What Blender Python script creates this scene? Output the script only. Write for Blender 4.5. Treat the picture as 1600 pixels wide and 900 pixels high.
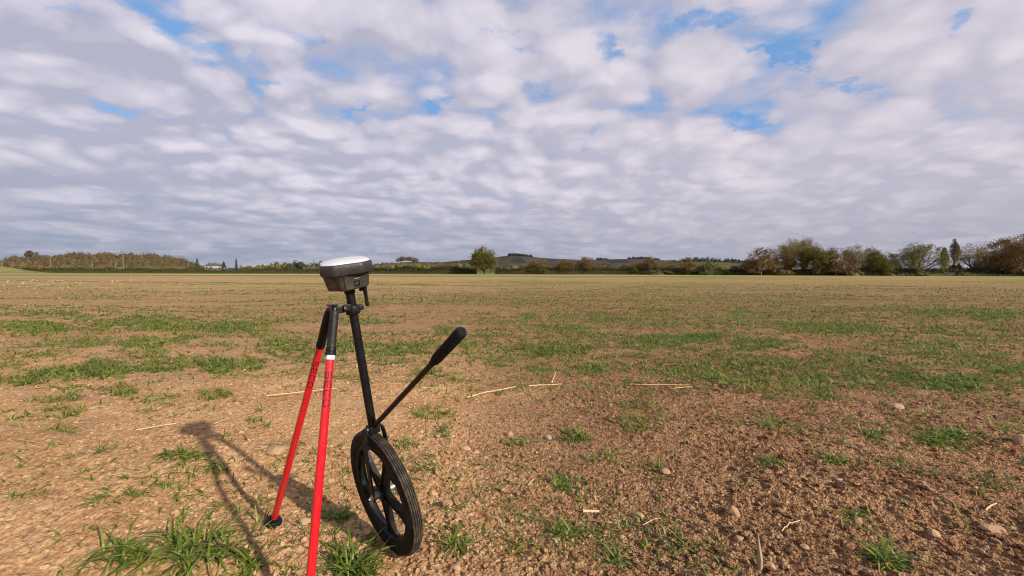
import bpy, math, random
import numpy as np
from mathutils import Vector, Matrix

# ------------------------------------------------------------------ scene, camera
sc = bpy.context.scene
for _o in list(bpy.data.objects):
    bpy.data.objects.remove(_o)
COL = sc.collection
R = math.radians
FPX, CX, CY = 671.0, 800.0, 450.0            # focal length and centre in photo pixels
CAM = Vector((0, 0, 0.9))
CAMROT = Matrix.Rotation(R(90 - 2.09), 3, 'X') @ Matrix.Rotation(R(0.143), 3, 'Z')
cam = bpy.data.objects.new('camera', bpy.data.cameras.new('camera'))
COL.objects.link(cam)
cam.location = CAM
cam.rotation_euler = CAMROT.to_euler()
cam.data.sensor_width = 36
cam.data.lens = 36 * FPX / 1600
cam.data.clip_start = 0.05
cam.data.clip_end = 20000
sc.camera = cam
sc.view_settings.view_transform = 'Standard'
sc.view_settings.look = 'None'
sc.view_settings.gamma = 1
sc.view_settings.exposure = 0.45
sc.cycles.pixel_filter_type = 'BLACKMAN_HARRIS'
sc.cycles.filter_width = 1.05

# ------------------------------------------------------------------ node helper
class NT:
    def __init__(s, tree):
        s.t = tree
    def n(s, kind, **kw):
        nd = s.t.nodes.new(kind)
        for k, v in kw.items():
            setattr(nd, k, v)
        return nd
    def link(s, a, b):
        s.t.links.new(a, b)
    def put(s, sock, v):
        if isinstance(v, bpy.types.NodeSocket):
            s.t.links.new(v, sock)
        else:
            sock.default_value = v
    def m(s, op, a, b=0.0, c=None, clamp=False):
        nd = s.n('ShaderNodeMath', operation=op, use_clamp=clamp)
        s.put(nd.inputs[0], a); s.put(nd.inputs[1], b)
        if c is not None: s.put(nd.inputs[2], c)
        return nd.outputs[0]
    def v(s, op, a, b=(0, 0, 0), scale=None):
        nd = s.n('ShaderNodeVectorMath', operation=op)
        s.put(nd.inputs[0], a); s.put(nd.inputs[1], b)
        if scale is not None: s.put(nd.inputs['Scale'], scale)
        return nd.outputs['Value'] if op in ('LENGTH', 'DISTANCE', 'DOT_PRODUCT') else nd.outputs[0]
    def noise(s, vec, scale, detail=2, rough=.5, dist=0.0, col=False):
        nd = s.n('ShaderNodeTexNoise')
        s.put(nd.inputs['Vector'], vec)
        nd.inputs['Scale'].default_value = scale
        nd.inputs['Detail'].default_value = detail
        nd.inputs['Roughness'].default_value = rough
        nd.inputs['Distortion'].default_value = dist
        return nd.outputs['Color' if col else 'Fac']
    def voro(s, vec, scale, feature='F1', out='Distance', smooth=.5):
        nd = s.n('ShaderNodeTexVoronoi', feature=feature)
        s.put(nd.inputs['Vector'], vec)
        nd.inputs['Scale'].default_value = scale
        if feature == 'SMOOTH_F1': nd.inputs['Smoothness'].default_value = smooth
        return nd.outputs[out]
    def rng(s, x, a, b, c=0.0, d=1.0, smooth=True):
        nd = s.n('ShaderNodeMapRange', interpolation_type='SMOOTHSTEP' if smooth else 'LINEAR')
        for i, q in enumerate((x, a, b, c, d)): s.put(nd.inputs[i], q)
        return nd.outputs[0]
    def mix(s, f, a, b, blend='MIX'):
        nd = s.n('ShaderNodeMix', data_type='RGBA', blend_type=blend)
        s.put(nd.inputs[0], f)
        for sock, q in ((nd.inputs[6], a), (nd.inputs[7], b)):
            s.put(sock, (*q, 1) if isinstance(q, tuple) and len(q) == 3 else q)
        return nd.outputs[2]
    def sep(s, v):
        nd = s.n('ShaderNodeSeparateXYZ'); s.put(nd.inputs[0], v); return nd.outputs
    def comb(s, x, y, z):
        nd = s.n('ShaderNodeCombineXYZ')
        for i, q in enumerate((x, y, z)): s.put(nd.inputs[i], q)
        return nd.outputs[0]

def ray(px, py):
    """direction through a pixel of the photograph (used to read real places off it)"""
    d = CAMROT @ Vector(((px - CX) / FPX, (CY - py) / FPX, -1))
    return d
def at(px, py, Y):
    d = ray(px, py)
    return CAM + d * (Y / d.y)
def ground(px, py, z=0.0):
    d = ray(px, py)
    return CAM + d * ((z - CAM.z) / d.z)

# ------------------------------------------------------------------ sun and sky
SUN = Vector((1.30, -1.12, 0.90)).normalized()
sun = bpy.data.objects.new('sun', bpy.data.lights.new('sun', 'SUN'))
COL.objects.link(sun)
sun.data.energy = 5.0
sun.data.angle = R(1.0)
sun.data.color = (1.0, 0.91, 0.79)
sun.rotation_euler = (-SUN).to_track_quat('-Z', 'Y').to_euler()
sun.location = (20, -20, 20)

world = bpy.data.worlds.new('World')
sc.world = world
world.use_nodes = True
wt = world.node_tree
wt.nodes.clear()
w = NT(wt)
STR = 0.1
sky = w.n('ShaderNodeTexSky', sky_type='NISHITA')
sky.sun_disc = False
sky.sun_elevation = math.asin(SUN.z)
sky.sun_rotation = math.atan2(SUN.x, SUN.y)
sky.altitude = 50
sky.dust_density = 0.7
sky.air_density = 1.0
tc = w.n('ShaderNodeTexCoord')
D = w.v('NORMALIZE', tc.outputs['Generated'])
dx, dy, dz = w.sep(D)
up = w.m('MAXIMUM', dz, 0.0)
k = w.m('DIVIDE', 1.0, w.m('ADD', up, 0.22))
P = w.comb(w.m('MULTIPLY', dx, k), w.m('MULTIPLY', dy, k), 0.0)       # flat cloud deck seen from below
warp = w.v('SUBTRACT', w.noise(P, 1.6, 2, .5, col=True), (.5, .5, .5))
wrf = w.v('SUBTRACT', w.noise(P, 9.0, 4, .6, col=True), (.5, .5, .5))
Pw = w.v('ADD', w.v('ADD', P, w.v('SCALE', warp, scale=0.30)), w.v('SCALE', wrf, scale=0.06))
low = w.noise(Pw, 1.1, 2, .5)
fb = w.noise(Pw, 3.2, 6, .56)
fine = w.noise(Pw, 11.0, 5, .6)
puff = w.voro(Pw, 4.3, 'SMOOTH_F1', smooth=.30)
puff2 = w.voro(Pw, 9.5, 'SMOOTH_F1', smooth=.35)
dens = w.m('ADD', w.m('ADD', w.m('MULTIPLY', fb, 0.8), w.m('MULTIPLY', low, 0.40)), 0.345)
dens = w.m('SUBTRACT', dens, w.m('MULTIPLY', puff, 0.60))
dens = w.m('SUBTRACT', dens, w.m('MULTIPLY', puff2, 0.18))
dens = w.m('ADD', dens, w.m('MULTIPLY', w.m('SUBTRACT', fine, .5), 0.20))
warp2 = w.v('SUBTRACT', w.noise(P, 6.0, 5, .65, col=True), (.5, .5, .5))
Ph = w.v('ADD', P, w.v('SCALE', warp2, scale=0.42))
def deck(px, py):
    d = ray(px, py).normalized(); q = 1 / (max(d.z, 0) + .22)
    return Vector((d.x * q, d.y * q, 0))
def blob(px, py, ex, ey, ang, src=None):
    """soft elliptical patch of the deck: 1 at its middle, 0 outside"""
    c = deck(px, py)
    mp = w.n('ShaderNodeMapping', vector_type='POINT')
    v1 = w.v('SUBTRACT', src or Ph, tuple(c))
    w.link(v1, mp.inputs['Vector'])
    mp.inputs['Rotation'].default_value = (0, 0, R(ang))
    v2 = w.v('MULTIPLY', mp.outputs[0], (1.2 / ex, 1.2 / ey, 0))
    L = w.v('LENGTH', v2)
    return w.rng(L, 0.0, 1.0, 1.0, 0.0)
holes = [(250, 30, .34, .12, 40, .50), (430, 50, .30, .12, 30, .45), (300, 90, .30, .10, 20, .38), (420, 130, .20, .09, 0, .42),
         (150, 185, .75, .13, 12, .52), (780, 60, .42, .08, -25, .40), (830, 130, .14, .10, 90, .30), (940, 90, .24, .09, -35, .50),
         (1120, 35, .20, .09, 40, .40), (1240, 85, .24, .05, -12, .34), (560, 165, .14, .05, 0, .40), (90, 45, .22, .05, 35, .45), (350, 210, .14, .05, 10, .36), (915, 210, .28, .07, 80, .34),
         (1330, 130, .22, .05, 0, .30), (740, 310, 1.2, .10, 0, .30), (520, 40, .25, .09, 20, .3), (690, 150, .10, .10, 60, .35),
         (1490, 45, .10, .07, 0, .34), (1170, 188, .22, .05, 0, .30)]
for (px, py, ex, ey, an, a) in holes:
    dens = w.m('SUBTRACT', dens, w.m('MULTIPLY', blob(px, py, ex, ey, an), a * .60))
bank = w.m('MAXIMUM', blob(150, 90, .62, .26, -38, P), w.m('MULTIPLY', blob(60, 250, 1.3, .5, 10, P), .8))
bank2 = blob(620, 20, .30, .14, 0, P)
dens = w.m('ADD', dens, w.m('MULTIPLY', bank, 0.42))
lowdeck = w.rng(up, 0.02, 0.33, 0.32, 0.0, smooth=False)
dens = w.m('ADD', dens, lowdeck)
cover = w.rng(dens, 0.13, 0.50)
thick = w.rng(dens, 0.42, 0.95)
# undersides: puffs are bright where thin, grey-violet where thick; the sun side of each puff is warmer
Ps = w.v('ADD', Pw, (0.030, -0.045, 0))
fb2 = w.noise(Ps, 3.2, 6, .56)
pf2 = w.voro(Ps, 4.3, 'SMOOTH_F1', smooth=.30)
side = w.m('SUBTRACT', w.m('SUBTRACT', fb, fb2), w.m('MULTIPLY', w.m('SUBTRACT', puff, pf2), .7))
cell = w.m('ADD', w.m('MULTIPLY', w.m('SUBTRACT', 0.36, puff), 1.15), w.m('MULTIPLY', w.m('SUBTRACT', 0.34, puff2), .95))
lit = w.m('ADD', w.m('ADD', w.m('MULTIPLY', side, 1.9), w.m('MULTIPLY', w.m('SUBTRACT', fb, .5), .6)), w.m('ADD', cell, 0.66))
lit = w.m('SUBTRACT', lit, w.m('MULTIPLY', w.m('SUBTRACT', thick, 0.5), 0.20))
lit = w.m('SUBTRACT', lit, w.m('MULTIPLY', bank, 0.14))
lit = w.m('ADD', lit, w.m('MULTIPLY', w.m('SUBTRACT', low, .5), 1.2), clamp=True)
def s2l(*c):
    return tuple((x / 255 / 12.92) if x <= 10 else ((x / 255 + .055) / 1.055) ** 2.4 for x in c)
def wc(*c):
    return tuple(x / STR for x in s2l(*c))
ccol = w.mix(lit, wc(158, 158, 175), wc(200, 194, 204))
azf = w.rng(dx, -0.6, 0.75)                       # the sky is warmer towards the sun's side
ccol = w.mix(w.m('MULTIPLY', azf, .35), ccol, wc(192, 181, 188))
hor = w.rng(up, 0.0, 0.22, 1.0, 0.0)
streak = w.noise(w.comb(w.m('MULTIPLY', w.m('ARCTAN2', dx, dy), 3.0), w.m('MULTIPLY', up, 26.0), 0.0), 2.2, 5, .55)
hcol = w.mix(w.rng(streak, .38, .66), wc(123, 133, 152), wc(152, 154, 169))
hcol = w.mix(w.m('MULTIPLY', azf, .5), hcol, wc(152, 147, 157))
ccol = w.mix(w.m('MULTIPLY', hor, .82), ccol, hcol)
# small far heaps of cumulus just over the horizon
Q = w.comb(w.m('MULTIPLY', w.m('ARCTAN2', dx, dy), 11.0), w.m('MULTIPLY', up, 30.0), 0.0)
cu = w.rng(w.noise(Q, 1.0, 4, .5), .56, .66)
cum = w.m('MULTIPLY', cu, w.m('MULTIPLY', w.rng(up, .025, .05), w.rng(up, .10, .07)))
ccol = w.mix(w.m('MULTIPLY', cum, .45), ccol, wc(180, 177, 188))
blue = w.mix(0.65, w.v('SCALE', sky.outputs[0], scale=0.9), wc(105, 152, 206))
blue = w.mix(w.rng(up, .3, .05, 0., .7), blue, wc(140, 158, 186))
final = w.mix(w.m('MULTIPLY', cover, .97), blue, ccol)
below = w.rng(dz, -0.02, 0.0)
final = w.mix(below, wc(120, 105, 85), final)
bg = w.n('ShaderNodeBackground')
w.link(final, bg.inputs[0]); bg.inputs[1].default_value = STR
wo = w.n('ShaderNodeOutputWorld')
w.link(bg.outputs[0], wo.inputs[0])
world.cycles.sampling_method = 'MANUAL'
world.cycles.sample_map_resolution = 512

# ------------------------------------------------------------------ small noise library (numpy)
def _h(ix, iy, seed):
    a = (ix.astype(np.int64) * 374761393 + iy.astype(np.int64) * 668265263 + seed * 1442695041) & 0xFFFFFFFF
    a = ((a ^ (a >> 13)) * 1274126177) & 0xFFFFFFFF
    a = ((a ^ (a >> 15)) * 2246822519) & 0xFFFFFFFF
    return ((a ^ (a >> 16)) & 0xFFFFFF) / float(0x1000000)
def vn(x, y, seed=0):
    ix = np.floor(x); iy = np.floor(y); fx = x - ix; fy = y - iy
    fx = fx * fx * (3 - 2 * fx); fy = fy * fy * (3 - 2 * fy)
    a = _h(ix, iy, seed); b = _h(ix + 1, iy, seed); c = _h(ix, iy + 1, seed); d = _h(ix + 1, iy + 1, seed)
    return a + (b - a) * fx + (c - a) * fy + (a - b - c + d) * fx * fy
def fbm(x, y, seed=0, octv=4, gain=.5):
    t = 0; a = 1; n = 0
    for i in range(octv):
        t = t + a * vn(x * 2 ** i + 17.3 * i, y * 2 ** i - 9.1 * i, seed + i); n += a; a *= gain
    return t / n
def domes(x, y, s, seed, fill=.8):
    """heap of angular crumbs of cell size s: height of the crumb that covers the point"""
    x = x / s; y = y / s
    ix = np.floor(x); iy = np.floor(y)
    out = np.zeros_like(x)
    for a in (-1, 0, 1):
        for b in (-1, 0, 1):
            cx = ix + a; cy = iy + b
            h1 = _h(cx, cy, seed); h2 = _h(cx, cy, seed + 1); h3 = _h(cx, cy, seed + 2)
            r = .25 + .6 * h3 * fill
            ex = (x - cx - h1); ey = (y - cy - h2)
            ang = h2 * 6.28; c_, s_ = np.cos(ang), np.sin(ang)
            u_ = (ex * c_ + ey * s_) / (1 + .5 * h1); v_ = (-ex * s_ + ey * c_)
            d = np.maximum(np.maximum(np.abs(u_), np.abs(v_)) * .82, np.sqrt(u_ * u_ + v_ * v_) * .9)
            top = r * (1 - (d / r) ** 3) * (.55 + .5 * h1) + (u_ * (h3 - .5) * .5)
            out = np.maximum(out, np.where(d < r, top, 0))
    return out * s

def crumbly(x, y):
    """how broken the soil is: smoother and crusted on the left, crumbly on the right"""
    return np.clip(.42 + .46 * np.tanh((x + .45) * 1.1) / (1 + (y / 4.0) ** 2) + 1.3 * (fbm(x * 1.5, y * 1.5, 5, 3) - .5), .20, 1.0)
def height(x, y, lod=None):
    x = np.asarray(x, float); y = np.asarray(y, float)
    r = np.sqrt(x * x + y * y)
    f = np.clip(1.4 - r / 60, 0, 1)
    h = .085 * (vn(x * .45, y * .6, 1) - .5) + .05 * (vn(x * 1.3, y * 1.6, 2) - .5) + .028 * (fbm(x * 5, y * 5, 3, 3) - .5)
    ridge = np.sin((y * .97 + x * .10 + .5 * vn(x * .5, y * .5, 9)) * 6.283 / .62)
    h = h + .009 * ridge
    h = h * np.clip((r - .1) / 1.0, 0, 1) * f
    if lod is None: lod = np.zeros_like(r) + .003
    c = crumbly(x, y)
    wx = x + .02 * (vn(x * 30, y * 30, 7) - .5); wy = y + .02 * (vn(x * 30, y * 30, 8) - .5)
    for s, sd, k, th in ((.115, 31, .40, .68), (.052, 41, .6, .56), (.024, 51, .8, .2), (.0135, 61, 1.5, 0)):
        fade = np.clip(s / np.maximum(lod, 1e-4) / 1.6, 0, 1)
        patch = np.clip((vn(x * 2.2, y * 2.2, sd + 5) * .7 + c * .75 - th) * 1.5, .0, 1)
        h = h + domes(wx, wy, s, sd) * k * .5 * fade * patch * f
    h = h + .007 * (.35 + .65 * c) * (fbm(x * 45, y * 45, 70, 2) - .5) * f
    return h - .022

def np_mesh(name, V, F, mat=None, smooth=False):
    """V (n,3), F = (m,k) array or a list of such arrays"""
    me = bpy.data.meshes.new(name)
    if isinstance(F, np.ndarray): F = [F]
    F = [np.asarray(f, np.int32) for f in F if len(f)]
    V = np.asarray(V, np.float32)
    me.vertices.add(len(V)); me.vertices.foreach_set('co', V.ravel())
    tot = sum(f.size for f in F); npoly = sum(len(f) for f in F)
    me.loops.add(tot); me.loops.foreach_set('vertex_index', np.concatenate([f.ravel() for f in F]))
    me.polygons.add(npoly)
    sz = np.concatenate([np.full(len(f), f.shape[1], np.int32) for f in F])
    st = np.concatenate([[0], np.cumsum(sz)[:-1]]).astype(np.int32)
    me.polygons.foreach_set('loop_start', st)
    me.polygons.foreach_set('use_smooth', np.full(npoly, smooth, bool))
    me.update(calc_edges=True)
    if mat: me.materials.append(mat)
    return me
def ob(name, me, parent=None, loc=None, **props):
    o = bpy.data.objects.new(name, me)
    COL.objects.link(o)
    if parent: o.parent = parent
    if loc is not None: o.location = loc
    for k_, v_ in props.items(): o[k_] = v_
    return o

class MB:
    """collects boxes, tubes and turned shapes into one mesh"""
    def __init__(s): s.V = []; s.F = {}; s.n = 0
    def add(s, V, F):
        V = np.asarray(V, float).reshape(-1, 3)
        for f in F:
            s.F.setdefault(len(f), []).append([q + s.n for q in f])
        s.V.append(V); s.n += len(V)
        return s
    def box(s, c, d, M=None, bev=0.0):
        c = np.array(c, float); x, y, z = (q / 2 for q in d)
        if bev <= 0:
            V = np.array([(a * x, b * y, e * z) for a in (-1, 1) for b in (-1, 1) for e in (-1, 1)])
            F = [(0, 1, 3, 2), (4, 6, 7, 5), (0, 4, 5, 1), (2, 3, 7, 6), (0, 2, 6, 4), (1, 5, 7, 3)]
        else:
            import bmesh
            bm = bmesh.new(); bmesh.ops.create_cube(bm, size=1)
            for v in bm.verts: v.co = Vector((v.co.x * 2 * x, v.co.y * 2 * y, v.co.z * 2 * z))
            bmesh.ops.bevel(bm, geom=bm.edges[:], offset=bev, segments=2, affect='EDGES', profile=.6)
            bm.verts.index_update()
            V = np.array([v.co[:] for v in bm.verts]); F = [[v.index for v in f.verts] for f in bm.faces]
            bm.free()
        if M is not None:
            V = np.array([(M @ Vector(v))[:] for v in V])
        return s.add(V + c, F)
    def tube(s, pts, rad, n=12, cap=True):
        P_ = [Vector(p) for p in pts]
        if not hasattr(rad, '__len__'): rad = [rad] * len(P_)
        t = (P_[1] - P_[0]).normalized()
        a = t.orthogonal().normalized(); V = []
        for i, p in enumerate(P_):
            if i == 0: t2 = P_[1] - P_[0]
            elif i == len(P_) - 1: t2 = P_[-1] - P_[-2]
            else: t2 = (P_[i + 1] - P_[i]).normalized() + (P_[i] - P_[i - 1]).normalized()
            t2 = t2.normalized() if t2.length > 1e-9 else t
            a = (a - t2 * a.dot(t2)).normalized(); b = t2.cross(a)
            for j in range(n):
                q = 2 * math.pi * j / n
                V.append((p + (a * math.cos(q) + b * math.sin(q)) * rad[i])[:])
        F = []
        m = len(P_)
        for i in range(m - 1):
            for j in range(n):
                k2 = (j + 1) % n
                F.append((i * n + j, i * n + k2, (i + 1) * n + k2, (i + 1) * n + j))
        if cap:
            F.append(tuple(range(n))[::-1]); F.append(tuple((m - 1) * n + j for j in range(n)))
        return s.add(V, F)
    def lathe(s, prof, n=48, M=None, shape=None, cap=True):
        """prof: list of (r, z) turned round the z axis"""
        V = []
        for (r_, z_) in prof:
            for j in range(n):
                q = 2 * math.pi * j / n
                rr = r_ if shape is None else shape(r_, q)
                v = Vector((rr * math.cos(q), rr * math.sin(q), z_))
                V.append((M @ v)[:] if M is not None else v[:])
        m = len(prof); F = []
        for i in range(m - 1):
            for j in range(n):
                k2 = (j + 1) % n
                F.append((i * n + j, i * n + k2, (i + 1) * n + k2, (i + 1) * n + j))
        if cap:
            F.append(tuple(range(n))[::-1]); F.append(tuple((m - 1) * n + j for j in range(n)))
        return s.add(V, F)
    def ring(s, sec, n=72, M=None):
        """closed section (r, y) turned round the y axis (wheels)"""
        V = []
        for j in range(n):
            q = 2 * math.pi * j / n
            for (r_, y_) in sec:
                v = Vector((r_ * math.cos(q), y_, r_ * math.sin(q)))
                V.append((M @ v)[:] if M is not None else v[:])
        m = len(sec); F = []
        for j in range(n):
            j2 = (j + 1) % n
            for i in range(m):
                i2 = (i + 1) % m
                F.append((j * m + i, j * m + i2, j2 * m + i2, j2 * m + i))
        return s.add(V, F)
    def mesh(s, name, mat, smooth=False):
        V = np.concatenate(s.V)
        return np_mesh(name, V, [np.array(f) for f in s.F.values()], mat, smooth)
    def build(s, name, mat, parent=None, smooth=False, **props):
        me = s.mesh(name, mat, smooth)
        o = ob(name, me, parent, **props)
        if smooth:
            try: me.set_sharp_from_angle(angle=R(38))
            except Exception: pass
        return o

# ------------------------------------------------------------------ materials
def material(name):
    m_ = bpy.data.materials.new(name); m_.use_nodes = True
    t = m_.node_tree; t.nodes.clear(); q = NT(t)
    out = q.n('ShaderNodeOutputMaterial'); b = q.n('ShaderNodeBsdfPrincipled')
    q.link(b.outputs[0], out.inputs[0])
    return m_, q, b, out
def plain(name, col, rough=.5, metal=0.0, var=.12, scale=40, bump=0.0, coat=0.0, dust=None, spec=.5):
    m_, q, b, out = material(name)
    tc_ = q.n('ShaderNodeTexCoord').outputs['Object']
    nz = q.noise(tc_, scale, 4, .6)
    base = q.mix(nz, tuple(c * (1 - var) for c in col), tuple(min(1, c * (1 + var)) for c in col))
    rr = q.rng(nz, .2, .8, max(.02, rough - .08), min(1, rough + .1))
    if dust:
        dcol, amt, dscale = dust
        dn = q.rng(q.noise(tc_, dscale, 6, .65), .5 - amt * .35, .72)
        dn = q.m('MULTIPLY', dn, amt)
        base = q.mix(dn, base, dcol)
        rr = q.m('ADD', rr, q.m('MULTIPLY', dn, .4), clamp=True)
    q.put(b.inputs['Base Color'], base); q.put(b.inputs['Roughness'], rr)
    b.inputs['Metallic'].default_value = metal
    b.inputs['Coat Weight'].default_value = coat
    b.inputs['Specular IOR Level'].default_value = spec
    if bump:
        bn = q.n('ShaderNodeBump'); bn.inputs['Strength'].default_value = .6; bn.inputs['Distance'].default_value = bump
        q.put(bn.inputs['Height'], q.noise(tc_, scale * 6, 3, .6)); q.link(bn.outputs[0], b.inputs['Normal'])
    return m_

def soil_nodes(q, b, pos, island=None):
    big = q.noise(pos, .35, 4, .55)
    med = q.noise(pos, 2.6, 5, .6)
    sm = q.noise(pos, 38, 4, .6)
    x_, y_, z_ = q.sep(pos)
    right = q.rng(q.m('ADD', x_, q.m('MULTIPLY', q.m('SUBTRACT', big, .5), 2.2)), -1.1, 1.7)
    wide = q.rng(q.m('ADD', x_, q.m('MULTIPLY', q.m('SUBTRACT', q.noise(pos, .12, 3, .5), .5), 16.)), -14., 16., .15, .85)
    fy = q.rng(y_, 2.2, 7.0)
    right = q.m('ADD', q.m('MULTIPLY', right, q.m('SUBTRACT', 1.0, fy)), q.m('MULTIPLY', wide, fy))   # redder, moister soil to the right
    dry = q.mix(right, (.355, .210, .105), (.345, .180, .092))
    dark = q.mix(right, (.28, .150, .060), (.120, .052, .024))
    c = q.mix(q.rng(sm, .34, .62), dark, dry)
    c = q.mix(q.m('MULTIPLY', q.rng(med, .42, .70), .5), c, q.mix(right, (.44, .28, .145), (.48, .28, .14)))
    c = q.mix(q.m('MULTIPLY', q.rng(med, .44, .28), .45), c, dark)
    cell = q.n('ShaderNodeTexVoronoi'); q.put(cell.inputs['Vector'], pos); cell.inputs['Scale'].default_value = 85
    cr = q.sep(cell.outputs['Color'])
    c = q.mix(q.m('MULTIPLY', q.rng(cr[0], .80, .98), .5), c, (.60, .43, .23))
    c = q.mix(q.m('MULTIPLY', q.rng(cr[1], .70, .98), .55), c, (.11, .052, .024))  # dark cells: soil tone variation, plus shade between crumbs painted into the colour
    if island is not None:
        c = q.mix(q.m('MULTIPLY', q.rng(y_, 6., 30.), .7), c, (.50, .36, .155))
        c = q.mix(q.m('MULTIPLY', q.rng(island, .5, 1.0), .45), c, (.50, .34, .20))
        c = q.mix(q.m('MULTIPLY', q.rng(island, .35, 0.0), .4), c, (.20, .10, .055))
    return c, (x_, y_, z_), right, (big, med, sm)

def make_soil(name, island=False, far=False):
    m_, q, b, out = material(name)
    g = q.n('ShaderNodeNewGeometry')
    pos = g.outputs['Position']
    isl = g.outputs['Random Per Island'] if island else None
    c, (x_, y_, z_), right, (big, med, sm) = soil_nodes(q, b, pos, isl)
    if far:
        c = q.mix(q.m('MULTIPLY', q.rng(y_, 3., 26.), .85), c, q.mix(q.rng(med, .35, .65), (.30, .195, .085), (.42, .285, .130)))
        at_ = q.n('ShaderNodeAttribute'); at_.attribute_name = 'green'
        gm = q.rng(q.m('ADD', at_.outputs['Fac'], q.m('MULTIPLY', q.m('SUBTRACT', q.noise(pos, 22, 5, .7), .5), 1.3)), .35, .85)
        c = q.mix(q.m('MULTIPLY', gm, .66), c, q.mix(sm, (.10, .145, .020), (.20, .22, .042)))
        # drill rows and sprouting crop read as stretched green bands with distance
        rot = q.comb(q.m('MULTIPLY', x_, .09), q.m('ADD', y_, q.m('MULTIPLY', x_, .06)), 0.0)
        bands = q.noise(rot, .55, 5, .6)
        bands2 = q.noise(rot, .16, 4, .55)
        fadein = q.rng(y_, 7.0, 22.0)
        wisp = q.m('MULTIPLY', q.rng(q.noise(pos, 4.0, 5, .65), .46, .62), q.rng(bands, .47, .62))
        c = q.mix(q.m('MULTIPLY', q.m('MULTIPLY', wisp, fadein), .75), c, (.13, .17, .028))
        olive = q.m('MULTIPLY', q.rng(bands2, .38, .62), q.m('MULTIPLY', q.rng(x_, -35., 45.), q.rng(y_, 12., 70.)))
        c = q.mix(q.m('MULTIPLY', olive, .85), c, q.mix(q.rng(q.noise(rot, 1.4, 5, .7), .38, .62), (.17, .18, .036), (.30, .235, .062)))
        bigp = q.noise(pos, .035, 6, .68)
        c = q.mix(q.m('MULTIPLY', q.m('MULTIPLY', q.rng(bigp, .46, .60), q.rng(y_, 22., 50.)), q.rng(x_, -80., 60., .35, .75)), c, (.150, .175, .038))
        c = q.mix(q.m('MULTIPLY', q.m('MULTIPLY', q.rng(bigp, .46, .36), q.rng(y_, 22., 50.)), .55), c, (.30, .185, .085))
        # far grass strip and pale track before the hedge
        yy = q.m('ADD', y_, q.m('MULTIPLY', x_, .26))
        g1 = q.m('MULTIPLY', q.rng(yy, 27.0, 28.2), q.rng(yy, 31.0, 29.4))
        c = q.mix(q.m('MULTIPLY', q.m('MULTIPLY', g1, q.rng(q.noise(q.comb(q.m('MULTIPLY', x_, .3), y_, 0.), 1.2, 4, .6), .35, .55)), q.rng(x_, 4., -8., 0., .85)), c, (.085, .125, .028))
        g2 = q.m('MULTIPLY', q.rng(y_, 82., 86.), q.rng(y_, 128., 118.))
        c = q.mix(q.m('MULTIPLY', q.m('MULTIPLY', g2, q.rng(x_, 75., 25., 0., 1.)), .75), c, (.13, .15, .035))
        tr = q.m('MULTIPLY', q.rng(y_, 122., 128.), q.rng(y_, 162., 154.))
        c = q.mix(q.m('MULTIPLY', q.m('MULTIPLY', tr, q.rng(x_, 60., 10., 0., 1.)), .8), c, (.42, .31, .17))
        c = q.mix(q.m('MULTIPLY', q.rng(y_, 150., 175.), q.rng(x_, 60., 10., 0., 1.)), c, (.10, .135, .03))
        c = q.mix(q.rng(y_, 400., 900.), c, (.12, .13, .05))
        # a few pale stones and chaff in the middle distance
        vv = q.n('ShaderNodeTexVoronoi'); q.put(vv.inputs['Vector'], pos); vv.inputs['Scale'].default_value = 3.2
        pale = q.m('MULTIPLY', q.rng(vv.outputs['Distance'], .13, .06), fadein)
        c = q.mix(q.m('MULTIPLY', pale, .6), c, (.6, .48, .32))
    q.put(b.inputs['Base Color'], c)
    b.inputs['Roughness'].default_value = .95
    b.inputs['Specular IOR Level'].default_value = .15
    crk = q.rng(q.voro(q.v('ADD', pos, q.v('SCALE', q.noise(pos, 30, 3, .6, col=True), scale=.05)), 17, 'DISTANCE_TO_EDGE'), .0, .07)
    hgt = q.m('ADD', q.m('MULTIPLY', q.noise(pos, 110, 5, .7), 1.0), q.m('MULTIPLY', q.voro(pos, 105), -1.3))
    hgt = q.m('ADD', hgt, q.m('MULTIPLY', crk, q.m('MULTIPLY', q.rng(med, .40, .62, 0., 1.0), .8)))
    bn = q.n('ShaderNodeBump'); bn.inputs['Strength'].default_value = 1.0; q.put(bn.inputs['Distance'], q.rng(right, 0.05, .6, .0022, .012))
    q.put(bn.inputs['Height'], hgt)
    if far:
        bn2 = q.n('ShaderNodeBump'); bn2.inputs['Strength'].default_value = 1.0
        q.put(bn2.inputs['Distance'], q.rng(y_, 3., 18., 0.01, .14))
        q.put(bn2.inputs['Height'], q.noise(pos, 7.5, 5, .75))
        q.link(bn2.outputs[0], bn.inputs['Normal'])
    q.link(bn.outputs[0], b.inputs['Normal'])
    return m_

def leafy(name, cols, trans=.35, rough=.6, spec=.3):
    """leaf or blade material: each leaf takes one of the colours"""
    m_, q, b, out = material(name)
    g = q.n('ShaderNodeNewGeometry')
    rp = q.n('ShaderNodeValToRGB')
    q.link(g.outputs['Random Per Island'], rp.inputs[0])
    els = rp.color_ramp.elements
    while len(els) < len(cols): els.new(.5)
    for i, cc in enumerate(cols):
        els[i].position = i / (len(cols) - 1); els[i].color = (*cc, 1)
    col = q.mix(q.noise(g.outputs['Position'], .35, 2, .5), q.mix(.35, rp.outputs[0], (.02, .02, .01)), rp.outputs[0])
    q.put(b.inputs['Base Color'], col)
    b.inputs['Roughness'].default_value = rough
    b.inputs['Specular IOR Level'].default_value = spec
    tr = q.n('ShaderNodeBsdfTranslucent'); q.put(tr.inputs[0], col)
    mx = q.n('ShaderNodeMixShader'); mx.inputs[0].default_value = trans
    q.link(b.outputs[0], mx.inputs[1]); q.link(tr.outputs[0], mx.inputs[2]); q.link(mx.outputs[0], out.inputs[0])
    return m_

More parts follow.
